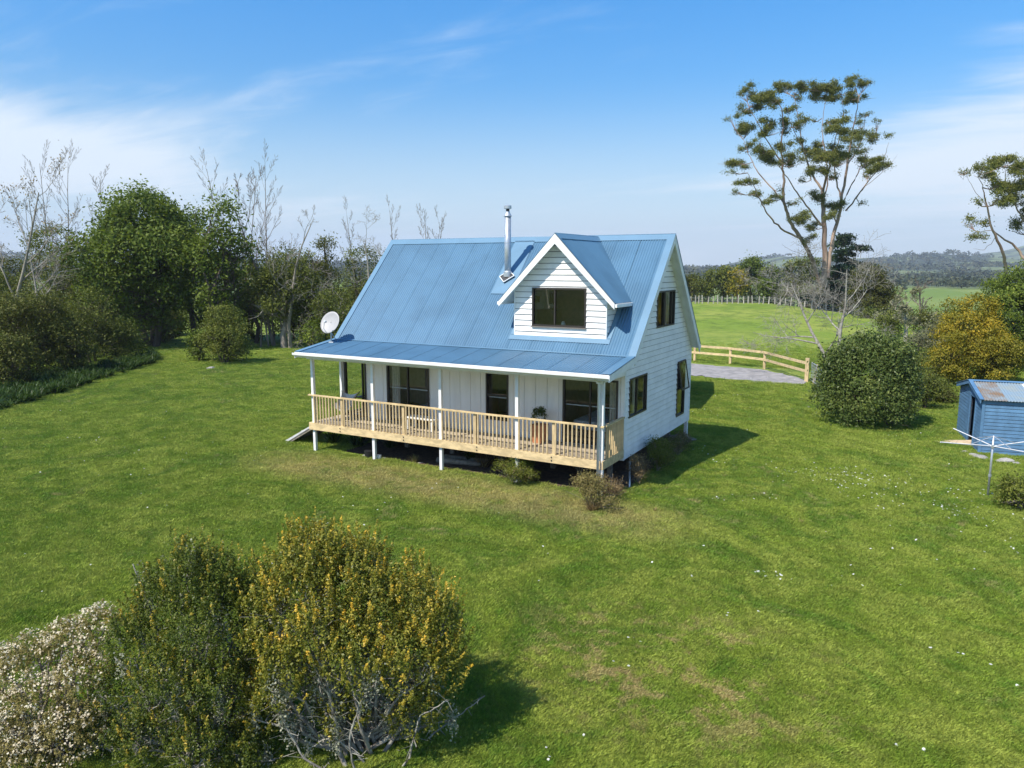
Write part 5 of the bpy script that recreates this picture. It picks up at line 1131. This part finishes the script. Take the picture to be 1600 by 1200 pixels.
for px, v, top, w, fm, lab, sh in ((1388, 70, 490, 60, L_olive, 'dark olive bush behind the round bush', -.1), (1446, 74, 490, 60, L_brown, 'dark brown bush right of the lichen tree', -.1), (1462, 52, 492, 62, L_grey, 'grey green shrub behind the round bush and left of the yellow tree', -.05), (1440, 50, 520, 60, L_grey, 'grey shrub touching the right side of the round bush', -.15), (1474, 44, 545, 62, L_olive, 'olive shrub between the round bush and the shed', .05), (1447, 40, 585, 70, L_brown, 'brown green shrub beside the round bush', .05), (1478, 37, 600, 50, L_olive, 'low shrub against the left wall of the shed', .0), (1425, 47, 560, 60, L_olive, 'shaded olive shrub behind the round bush', -.1), (1480, 60, 470, 50, L_yellow, 'small yellow brown tree beyond the grey shrubs', -.1), (1400, 85, 497, 60, L_grey, 'pale shrub beyond the paddock slope', 0), (1352, 90, 494, 40, L_olive, 'olive shrub at the paddock edge under the conifer', 0)):
    TT('shrub', lab, 'shrub', px, v, top, w, fm, bark_pale, cb=.0, n=9, leaf=max(.11, v*.0028), clr=.40*v/45, per=40, stems=2, tshift=sh, dens=.85)
TT('yellow_tree', 'rounded yellow green tree directly behind the shed', 'tree', 1523, 43, 462, 120, L_yellow, bark_dark, cb=.05, n=18, leaf=.12, clr=.42, per=60, tshift=.10, flat=.6, shell=.78, stems=2)
TT('yellow_tree', 'lower yellow brown bush left of the yellow tree behind the shed', 'bush', 1492, 41, 520, 70, L_yellow, bark_dark, cb=.0, n=10, leaf=.12, clr=.36, per=50, flat=.6, tshift=-.0)
TT('yellow_tree', 'yellow green bush just above the shed roof', 'bush', 1560, 41, 525, 100, L_yellow, bark_dark, cb=.0, n=12, leaf=.12, clr=.38, per=55, flat=.6, tshift=-.08)
TT('broadleaf_tree', 'tall deep green tree at the right edge behind the yellow one', 'tree', 1605, 48, 412, 190, L_green, bark_dark, cb=.05, n=20, leaf=.15, clr=.5, per=60, flat=.7, shell=.78, stems=2)
TT('broadleaf_tree', 'green tree outside the right edge behind the shed', 'tree', 1700, 44, 450, 150, L_green, bark_dark, cb=.05, n=10, leaf=.2, clr=.6, per=30)
TT('shrub', 'yellowish shrub cut by the right edge near the clothesline', 'shrub', 1622, 19.5, 752, 92, L_olive, bark, cb=.0, n=10, leaf=.07, clr=.22, per=44, tshift=.25, stems=3)
# small paddock fence on the crest
FP = empty('paddock_fence', 'old post and wire fence along the paddock crest', 'fence', (0, 0, 0)); wp = []
for i, xz in enumerate((100, 140, 168, 200, 247, 293, 330, 365, 410, 455, 503, 550, 588, 625, 680, 715, 762, 815, 860, 905, 948, 1018, 1068, 1130, 1190, 1250, 1310, 1370, 1430, 1500, 1560, 1620, 1690, 1760, 1830)):
    px = 1060+xz/5.454; v = 119-2.0*max(0, (px-1250)/20); x, y, z = spot(px, v); hh = 1.05+rng.random()*.3; b = MB().tube([(x, y, z-.2), (x+rng.normal(0, .05), y, z+hh)], [.10, .085], 6); b.obj('post', fence_old, FP); wp.append((x, y, z))
b = MB()
for hh in (.4, .75, 1.0):
    for a, c in zip(wp, wp[1:]): b.tube([(a[0], a[1], a[2]+hh), (c[0], c[1], c[2]+hh)], .012, 3, cap=False)
b.obj('wire', greym, FP)
x, y, z = spot(1214, 121); tb_ = empty('dead_tree', 'pale leaning dead trunk standing at the paddock fence', 'tree', (x, y, z)); out = [(0, np.array([(0, 0, -.2), (.8, .3, .7), (1.6, .6, 2.), (1.7, .7, 3.2)])@np.array([[RT[0], RT[1], 0], [FW[0], FW[1], 0], [0, 0, 1]]), np.array([.16, .14, .12, .08]))]; wood(tb_, out, bark_lich)

# ------------------------------------------------------------------ plants round the deck
def tuftplant(name, label, px, py, h, w, n, m, leafw=.02, droop=.6, cat='plant', xyz=None):
    p = xyz or onground(px, py); V = []; F = []; T = []
    for i in range(n):
        a = rng.random()*6.28; r0 = rng.random()*w*.12; L = h*(.6+.5*rng.random()); s = w*.5*(rng.random()**.6); tt = rng.random(); k0 = len(V)
        for k in range(4):
            f = k/3; rr = r0+s*f; zc = L*(f-droop*f*f*.55*s/(w*.5)); ww = leafw*(1-f*.85); c = np.array([cos(a)*rr, sin(a)*rr, zc]); b = np.array([-sin(a), cos(a), 0])*ww; V += [c-b, c+b]; T += [tt, tt]
        for k in range(3): q = k0+2*k; F.append((q, q+1, q+3, q+2))
    me = npmesh(name, np.array(V), np.array(F), np.array(T)); o = link(name, me, m); o.location = p; tag(o, label, cat); return o
def smallshrub(label, px, py, h, w, fm, tshift=0, dens=1., xyz=None, leaf=.04, dry=0):
    reseed(label); p = xyz or onground(px, py); lb = [(rng.normal(0, w*.18), rng.normal(0, w*.18), h*(.25+.55*rng.random()), w*.25, w*.25, h*.24) for _ in range(9)]
    r = empty('shrub', label, 'shrub', p); out = []
    for i in range(9):
        l = lb[i]; out.append((1, np.array([(0, 0, -.03), (l[0]*.5, l[1]*.5, l[2]*.5), (l[0], l[1], l[2]+.1)]), np.array([.012, .009, .004])))
        for q in range(4): out.append((1, np.array([(l[0]*.4, l[1]*.4, l[2]*.4), (l[0]+rng.normal(0, w*.15), l[1]+rng.normal(0, w*.15), l[2]+rng.normal(.05, h*.12))]), np.array([.007, .003])))
    wood(r, out, bark_pale, split=0) if False else wood(r, out, bark_pale)
    foliage('crown', r, fm, lb, int(150*dens), 18, .13, leaf, shell=.3, tshift=tshift, aspect=.35, minz=.0)
    if dry: foliage('dry_stems', r, L_dry, lb, int(70*dry), 16, .15, .06, shell=.3, aspect=.15, minz=0)
    return r
smallshrub('olive shrub at the foot of the fourth veranda post', 803, 757, .85, 1.25, L_olive, .15, 2.0, dry=.5, leaf=.055)
smallshrub('green feathery shrub right of the fourth veranda post', 822, 752, .8, .8, L_green, .1, 1.2, leaf=.05)
smallshrub('yellow green shrub in front of the right corner post', 921, 792, .95, 1.35, L_tan, -.12, 2.2, dry=.9, leaf=.055)
smallshrub('dry brown shrub right of the corner post', 958, 780, .7, .9, L_dry, -.2, .8, dry=1)
smallshrub('dry twiggy plant under the deck near the corner post', 905, 745, 1.0, .5, L_dry, 0, .4)
smallshrub('brown stemmed shrub under the right front wall corner', 0, 0, 1.0, .8, L_dry, -.25, .7, xyz=(11.35, .2, -1.05), dry=1)
smallshrub('leafy dark rose shrub against the right gable wall', 0, 0, 1.15, 1.2, L_olive, .1, 2.2, leaf=.05, xyz=(11.45, 1.7, -1.05), dry=.6)
smallshrub('second brown shrub against the gable wall', 0, 0, 1.0, 1.0, L_olive, 0, 2, leaf=.05, xyz=(11.35, 2.7, -1.05), dry=.8)
smallshrub('low shrub with pale blooms near the rear of the gable wall', 0, 0, .75, 1.0, L_brown, 0, 1.0, xyz=(11.4, 4.1, -1.05), dry=.7)
smallshrub('low dry weeds beside the rear corner post', 0, 0, .5, .8, L_dry, -.1, .6, xyz=(11.1, 5.7, -1.05))
tuftplant('flax', 'reddish spiky plant on the soil between third and fourth posts', 755, 731, .5, .9, 60, L_dry, .018)
tuftplant('straw_tuft', 'straw coloured grass tuft under the deck edge', 648, 723, .32, .5, 60, L_tan, .010)
tuftplant('fern', 'green ferny plant in the shade behind the first posts', 520, 693, .6, 1.2, 90, L_strap, .03)
tuftplant('fern', 'green leafy plant under the deck right of the second post', 610, 700, .55, 1.0, 80, L_strap, .03)
tuftplant('fern', 'dark green fern in the shade left of the second post', 560, 698, .6, 1.1, 90, L_strap, .03)
tuftplant('fern', 'green fern under the deck between third and fourth posts', 735, 722, .5, .9, 80, L_strap, .03)
tuftplant('straw_tuft', 'dry grass clump hanging at the foot of the right corner shrub', 925, 800, .5, .8, 120, L_dry, .010)
# strap leaved border
def strap_border():
    reseed('border')
    V = []; F = []; T = []
    path = [(-60, 660), (0, 638), (60, 622), (110, 607), (160, 590), (215, 574), (240, 566)]
    for k in range(520):
        f = rng.random()*(len(path)-1); i = int(f); a = path[i]; b = path[i+1]; px = a[0]+(b[0]-a[0])*(f-i); py = a[1]+(b[1]-a[1])*(f-i)
        p = onground(px, py-2) if k < 0 else None
        v = 6.43*FPX/((py-417.6)); v += rng.random()**1.1*5.5; q = at(px, 500, v); x, y = q[0], q[1]; z = tz(x, y); hh = .40+.40*rng.random(); base_t = rng.random()*.5
        for j in range(16):
            an = rng.random()*6.28; L = hh*(.7+.5*rng.random()); s = .15+.5*rng.random(); tt = min(1, base_t+rng.random()*.5); k0 = len(V)
            for m_ in range(4):
                g = m_/3; rr = s*g; zc = L*(g*1.25-.55*g*g); ww = .035*(1-g*.8); c = np.array([x+cos(an)*rr, y+sin(an)*rr, z+zc]); bb = np.array([-sin(an), cos(an), 0])*ww; V += [c-bb, c+bb]; T += [tt, tt]
            for m_ in range(3): w_ = k0+2*m_; F.append((w_, w_+1, w_+3, w_+2))
    o = link('strap_leaf_border', npmesh('strap_leaf_border', np.array(V), np.array(F), np.array(T)), L_strap); tag(o, 'dense border of dark green strap leaved plants along the left lawn edge', 'plants', kind='stuff')
strap_border()
rock(329, 577, .25, 'brown stone at the foot of the rounded olive shrub')
# ------------------------------------------------------------------ foreground bushes
def fore(name, label, base_px, v0, lob_px, fm, ncl, per, clr, leaf, wm, flat=1.5, tshift=0, stems=9, sr=.035, lichen=0, cat='bush', shell=.5, extra=None, gapz=None, spL=.34):
    reseed(label); b0 = at(base_px, 900, v0); base = np.array([b0[0], b0[1], tz(b0[0], b0[1])]); root = empty(name, label, cat, base); lb = []
    for (px, py, dv, r, rz) in lob_px:
        P = at(px, py, v0+dv)-base; s = (v0+dv)/FPX; lb.append((P[0], P[1], P[2], r*s, r*s, rz*s))
    out = []
    for i, l in enumerate(lb):
        for q in range(stems//3):
            T_ = np.array(l[:3])+rng.normal(size=3)*np.array(l[3:])*.45; st = np.array([rng.normal(0, .16), rng.normal(0, .16), -.1]); m1 = st+(T_-st)*.4+np.array([(T_[0]-st[0])*.12, (T_[1]-st[1])*.12, -.05])+rng.normal(0, .05, 3); m2 = st+(T_-st)*.72+rng.normal(0, .05, 3)
            t_ = np.linspace(0, 3, 10); K = np.stack([np.interp(t_, [0, 1, 2, 3], [st[c], m1[c], m2[c], T_[c]]) for c in range(3)], 1); K[1:-1] += rng.normal(0, .012, K[1:-1].shape); out.append((1, K, np.linspace(sr, sr*.25, 10)))
            for w_ in range(14):
                a = K[rng.integers(2, 9)]; d = rand_unit(1)[0]; d[2] = abs(d[2])*.8; e_ = a+d*(.15+.35*rng.random()); mm = (a+e_)/2+rng.normal(0, .03, 3); out.append((2, np.array([a, mm, e_]), np.array([.008, .006, .003])))
    if extra:
        for pts in extra:
            K = np.array([at(px, py, v0+dv)-base for px, py, dv in pts]); n = len(K); t_ = np.linspace(0, n-1, n*5); K = np.stack([np.interp(t_, range(n), K[:, c]) for c in range(3)], 1)+rng.normal(0, .008, (n*5, 3)); out.append((1, K, np.linspace(.02, .007, len(K))))
            for w_ in range(26):
                a = K[rng.integers(3, len(K))]; d = rand_unit(1)[0]; e_ = a+d*(.06+.16*rng.random()); out.append((2, np.array([a, e_]), np.array([.006, .003])))
    wood(root, out, wm, 'trunk', 'branches', split=1)
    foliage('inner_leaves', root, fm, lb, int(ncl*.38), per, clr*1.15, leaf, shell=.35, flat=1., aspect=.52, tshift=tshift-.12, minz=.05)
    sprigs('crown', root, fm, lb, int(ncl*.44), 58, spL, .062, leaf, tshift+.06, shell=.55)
    if lichen:
        P = []
        for l, K, R in out:
            if l == 1 and rng.random() < .8:
                c = K[rng.integers(4, len(K), 3)]; P.append(c)
        P = np.vstack(P); i = rng.integers(0, len(P), lichen); pp = P[i]+rng.normal(0, 1, (lichen, 3))*[.04, .04, .13]; V, F, T = leaf_arrays(pp, .03*(.5+rng.random(lichen)), rng.random(lichen), aspect=.7)
        link('lichen', npmesh('lichen', V, F, T), L_lichen, root)
    return root, lb, base
LB = [(500, 893, .2, 62, 75), (455, 925, .0, 52, 80), (545, 925, .1, 58, 80), (420, 985, -.2, 48, 80), (590, 965, .0, 55, 75), (650, 960, .1, 48, 70), (690, 990, .0, 38, 80), (500, 1000, -.4, 60, 85), (560, 1040, -.5, 60, 80), (630, 1050, -.4, 58, 80), (690, 1060, -.1, 38, 75), (440, 1060, -.5, 52, 75), (650, 1120, -.3, 45, 50), (410, 1120, -.4, 40, 60), (480, 870, .5, 50, 55), (560, 900, .6, 60, 70), (640, 940, .6, 60, 70), (700, 1020, .4, 34, 80), (530, 1120, -.3, 45, 50)]
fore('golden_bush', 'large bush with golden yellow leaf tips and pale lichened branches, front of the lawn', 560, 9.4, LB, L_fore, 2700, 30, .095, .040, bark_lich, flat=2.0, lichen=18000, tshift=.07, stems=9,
     extra=[[(600, 1230, -.2), (650, 1170, 0), (700, 1130, .1), (758, 1088, .2)], [(600, 1240, 0), (660, 1190, .2), (715, 1165, .2)], [(610, 1250, 0), (680, 1210, .1), (722, 1180, .1)], [(590, 1220, -.4), (560, 1180, -.5), (520, 1150, -.6), (480, 1170, -.6)], [(600, 1240, -.5), (640, 1180, -.6), (655, 1120, -.6), (700, 1095, -.5)], [(560, 1240, -.7), (470, 1180, -.8), (440, 1120, -.8), (425, 1080, -.8)], [(560, 1240, -.7), (545, 1160, -.8), (560, 1100, -.8), (590, 1060, -.8)]])
LB2 = [(405, 950, .25, 34, 80), (420, 1050, .2, 36, 80), (400, 1130, 0, 40, 60), (290, 905, .1, 48, 70), (245, 950, .1, 46, 70), (335, 930, .1, 42, 80), (215, 1010, .0, 48, 70), (300, 1000, -.3, 58, 80), (370, 960, .3, 34, 80), (185, 1080, -.1, 45, 60), (260, 1080, -.5, 60, 70), (340, 1090, -.5, 55, 70), (220, 1160, -.4, 60, 60), (310, 1170, -.6, 60, 60), (390, 1180, -.4, 50, 60), (150, 1150, 0, 45, 60), (390, 1040, .2, 34, 70)]
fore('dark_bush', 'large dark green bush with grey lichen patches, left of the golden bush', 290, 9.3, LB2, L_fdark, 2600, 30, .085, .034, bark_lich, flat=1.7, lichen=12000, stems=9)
LB3 = [(0, 1055, .1, 48, 45), (50, 1035, .1, 45, 45), (105, 1010, .2, 40, 42), (155, 985, .2, 34, 38), (130, 1070, -.1, 45, 55), (60, 1110, -.2, 55, 55), (-10, 1130, -.2, 55, 60), (110, 1150, -.3, 55, 55), (30, 1190, -.4, 60, 50), (-60, 1100, .1, 55, 60), (100, 1230, -.4, 50, 40), (-40, 1210, -.4, 60, 50)]
r3, lb3, base3 = fore('flowering_shrub', 'shrub covered in small white flowers at the bottom left corner', 50, 9.2, LB3, L_tan, 1500, 26, .085, .028, bark, flat=1.1, stems=6, spL=.14)
foliage('flowers', r3, L_flower, [(l[0], l[1], l[2]+.03, l[3]*1.05, l[4]*1.05, l[5]*1.05) for l in lb3], 1500, 6, .05, .027, shell=.85, aspect=.9)
# ------------------------------------------------------------------ far woodland (nobody could count it)
def far_wood(name, n, r0, r1, size, label, cond, per=46, leaf=1.5, a0=-44, a1=44):
    reseed(name); P = []
    while len(P) < n:
        r = sqrt(rng.random()*(r1*r1-r0*r0)+r0*r0); a = radians(a0+(a1-a0)*rng.random()); u, v = r*sin(a), r*cos(a)
        if not cond(u, v, r): continue
        x, y = uv2xy(u, v); P.append((x, y, tz(x, y)))
    P = np.array(P); i = np.repeat(np.arange(n), per); s = size*(.6+.8*rng.random(n)); d = rand_unit(len(i)); d[:, 2] = np.abs(d[:, 2])*1.1-.15; rr = (.6+.4*rng.random(len(i)))
    p = P[i]+d*rr[:, None]*s[i][:, None]*[1, 1, .9]+np.array([0, 0, 1])*s[i][:, None]*.45
    t = np.clip(rng.random(n)[i]*.7+rng.random(len(i))*.3, 0, 1); V, F, T = leaf_arrays(p, leaf*s[i]/size*(.7+.6*rng.random(len(i))), t, d, .8); o = link(name, npmesh(name, V, F, T), L_far); tag(o, label, 'woodland', kind='stuff'); return o
def pxof(u, v): return 800+u/v*FPX*.98 if v > 1 else 0
fld = lambda u, v: 1392 < pxof(u, v) < 1545 and v < 640
far_wood('valley_woodland', 1700, 150, 420, 3.6, 'band of dark woodland in the valley beyond the paddock', lambda u, v, r: not (1405 < pxof(u, v) < 1600 and r > 330) and tz(*uv2xy(u, v)) < -6, leaf=1.3, per=40)
far_wood('hillside_woodland', 3600, 640, 1150, 5.5, 'dark woodland covering the middle distance hills', lambda u, v, r: fnoise(np.array(u), np.array(v), 300, k=5) > -.45, leaf=2.4, per=26)
far_wood('field_edge_woodland', 500, 420, 640, 4.5, 'trees round the far green field', lambda u, v, r: not fld(u, v) and fnoise(np.array(u), np.array(v), 160, k=2) > -.2, leaf=1.8, per=36)
far_wood('hill_woodland', 5200, 1150, 3000, 8, 'distant woodland on the hills', lambda u, v, r: fnoise(np.array(u), np.array(v), 600, k=8) > .05, leaf=4.2, per=16)
# ------------------------------------------------------------------ grass blades and daisies
def make_grass():
    reseed('grass')
    # a tuft: short mown blades
    V = []; F = []
    for i in range(26):
        a = rng.random()*6.28; r = .11*sqrt(rng.random()); c = np.array([cos(a)*r, sin(a)*r, -.004]); b = rng.random()*6.28; h = .030+.030*rng.random(); w = .0036; ln = np.array([cos(b), sin(b), 0])*h*(.25+.7*rng.random()); s = np.array([-sin(b), cos(b), 0])*w
        k = len(V); V += [c-s, c+s, c+ln*.5+s*.7+[0, 0, h*.7], c+ln+[0, 0, h]]; F.append((k, k+1, k+2, k+3))
    tm = npmesh('grass_tuft', np.array(V), np.array(F))
    m = bpy.data.materials.new('grass_blades'); m.use_nodes = True; t = m.node_tree; b = t.nodes['Principled BSDF']; g = N(t, 'ShaderNodeGroup', node_tree=GG); oi = N(t, 'ShaderNodeObjectInfo'); h = N(t, 'ShaderNodeHueSaturation', inp={'Saturation': 1.02})
    t.links.new(g.outputs[0], h.inputs['Color']); t.links.new(M(t, 'MULTIPLY_ADD', oi.outputs['Random'], .8, 1.15), h.inputs['Value']); t.links.new(h.outputs[0], b.inputs['Base Color']); b.inputs['Roughness'].default_value = .55; b.inputs['Specular IOR Level'].default_value = .25
    tr = N(t, 'ShaderNodeBsdfTranslucent'); t.links.new(h.outputs[0], tr.inputs[0]); x = N(t, 'ShaderNodeMixShader', inp={0: .3}); t.links.new(b.outputs[0], x.inputs[1]); t.links.new(tr.outputs[0], x.inputs[2]); t.links.new(x.outputs[0], t.nodes['Material Output'].inputs[0])
    tm.materials.append(m); tuft = bpy.data.objects.new('grass_tuft', tm)     # source only, not in the scene
    n = 420000; u0 = rng.random(n); v = 6.0+62*u0**1.6; u = (rng.random(n)*2-1)*(v*.74+1.5)
    n2 = 10; v2 = 45+82*rng.random(n2); u2 = v2*(.10+.50*rng.random(n2)); v = np.append(v, v2); u = np.append(u, u2); far_ = np.append(np.zeros(n), 1.6*ss(v2, 45, 60)); x, y = uv2xy(u, v)
    keep = (rng.random(len(v)) > ss(v, 40, 67)) & ~((x > .9) & (x < 11.3) & (y > -1.3) & (y < 6.8)) & ~((x > -9) & (x < 13) & (y > 22.8) & (y < 29.6)) & ~((x > 20.4) & (y > 9.6) & (y < 13.5) & (x < 27))
    x, y, v, far_ = x[keep], y[keep], v[keep], far_[keep]; z = terr(x, y); me = bpy.data.meshes.new('lawn_points'); me.vertices.add(len(x)); me.vertices.foreach_set('co', np.stack([x, y, z], 1).astype(np.float32).ravel())
    sc_a = me.attributes.new('tuft_scale', 'FLOAT', 'POINT'); cl = .5+.5*fnoise(x, y, 1.3, k=15); sc_a.data.foreach_set('value', ((.65+.5*rng.random(len(x))+.55*np.clip(cl, 0, 1))*(1+np.minimum(v, 50)*.012)+far_).astype(np.float32))
    ro = me.attributes.new('tuft_turn', 'FLOAT', 'POINT'); ro.data.foreach_set('value', (rng.random(len(x))*6.28).astype(np.float32))
    o = link('lawn_grass', me); tag(o, 'short mown green grass of the lawn', 'grass', kind='stuff')
    g = bpy.data.node_groups.new('scatter_tufts', 'GeometryNodeTree'); g.interface.new_socket('Geometry', in_out='INPUT', socket_type='NodeSocketGeometry'); g.interface.new_socket('Geometry', in_out='OUTPUT', socket_type='NodeSocketGeometry')
    gi = g.nodes.new('NodeGroupInput'); go = g.nodes.new('NodeGroupOutput'); mp_ = g.nodes.new('GeometryNodeMeshToPoints'); ip = g.nodes.new('GeometryNodeInstanceOnPoints'); ob = g.nodes.new('GeometryNodeObjectInfo'); ob.inputs[0].default_value = tuft
    a1 = g.nodes.new('GeometryNodeInputNamedAttribute'); a1.data_type = 'FLOAT'; a1.inputs[0].default_value = 'tuft_scale'; a2 = g.nodes.new('GeometryNodeInputNamedAttribute'); a2.data_type = 'FLOAT'; a2.inputs[0].default_value = 'tuft_turn'
    cx_ = g.nodes.new('ShaderNodeCombineXYZ'); g.links.new(a2.outputs['Attribute'], cx_.inputs[2]); g.links.new(gi.outputs[0], mp_.inputs[0]); g.links.new(mp_.outputs[0], ip.inputs['Points']); g.links.new(ob.outputs['Geometry'], ip.inputs['Instance'])
    g.links.new(cx_.outputs[0], ip.inputs['Rotation']); g.links.new(a1.outputs['Attribute'], ip.inputs['Scale']); g.links.new(ip.outputs[0], go.inputs[0])
    md = o.modifiers.new('tufts', 'NODES'); md.node_group = g
make_grass()
def daisies():
    P = []
    for px, py, n, s in ((1290, 742, 70, 1.5), (1250, 735, 30, 1.3), (1310, 748, 60, .9), (1345, 745, 20, .9), (1210, 903, 14, .25), (1365, 786, 9, .4), (1500, 770, 26, .9), (1512, 773, 16, .8), (1463, 788, 8, .4), (1515, 800, 16, .5), (1555, 813, 22, .6), (1575, 853, 18, .6), (1440, 800, 10, .8), (1365, 772, 12, .6), (1128, 622, 12, .8), (1165, 622, 10, .5), (1105, 645, 8, .6), (1098, 705, 12, .5), (1145, 722, 10, .5), (1160, 620, 5, .3), (1285, 652, 10, .6), (1400, 683, 10, .8), (1145, 782, 8, .4), (1195, 780, 6, .4), (1000, 1008, 3, .15), (1150, 960, 3, .2), (975, 1042, 2, .1), (900, 1180, 5, .4), (1515, 1043, 5, .3), (1410, 1178, 3, .2), (240, 705, 14, 1.5), (185, 690, 10, 1.5), (80, 590, 10, 1.), (442, 560, 8, .6), (335, 600, 12, 1.5), (590, 790, 4, .4), (720, 760, 4, .5)):
        c = onground(px, py)
        for _ in range(n): P.append((c[0]+rng.normal(0, s), c[1]+rng.normal(0, s*.6)))
    for _ in range(230):
        v = 14+30*rng.random(); u = (rng.random()*2-1)*v*.7; x, y = uv2xy(u, v)
        if -1 < x < 12.5 and -3 < y < 7.5: continue
        P.append((x, y))
    P = np.array(P); z = terr(P[:, 0], P[:, 1])+.055; V = []; F = []; T = []
    for (x, y), zz_ in zip(P, z):
        r = .016+.013*rng.random(); k = len(V); tl_ = rng.normal(0, .3, 2)
        for j in range(6): a = j*pi/3; V.append((x+cos(a)*r, y+sin(a)*r, zz_+(cos(a)*tl_[0]+sin(a)*tl_[1])*r)); T.append(rng.random())
        F += [(k, k+1, k+2, k+3), (k, k+3, k+4, k+5)]
    o = link('daisies', npmesh('daisies', np.array(V), np.array(F), np.array(T)), L_petal); tag(o, 'small white daisies scattered in patches on the lawn', 'daisies', kind='stuff')
daisies()
# fallen twigs and brown weeds on the lawn
for px, py, lab in ((1023, 800, 'brown dead weed on the lawn right of the corner shrub'), (1252, 818, 'reddish dead weed standing in the middle right lawn')):
    tuftplant('dead_weed', lab, px, py, .16, .16, 14, L_dry, .012)
# ------------------------------------------------------------------ haze
hz_ = MB().box(-3900, 3900, -3900, 3900, -60, 190).obj('haze', None, None); tag(hz_, 'thin pale haze in the air', kind='stuff')
hm = bpy.data.materials.new('haze_air'); hm.use_nodes = True; t = hm.node_tree; t.nodes.clear(); pv = N(t, 'ShaderNodeVolumePrincipled'); pv.inputs['Color'].default_value = (.80, .88, 1, 1); pv.inputs['Density'].default_value = .00019; pv.inputs['Anisotropy'].default_value = .1
ou = N(t, 'ShaderNodeOutputMaterial'); t.links.new(pv.outputs[0], ou.inputs['Volume']); hz_.data.materials.append(hm)
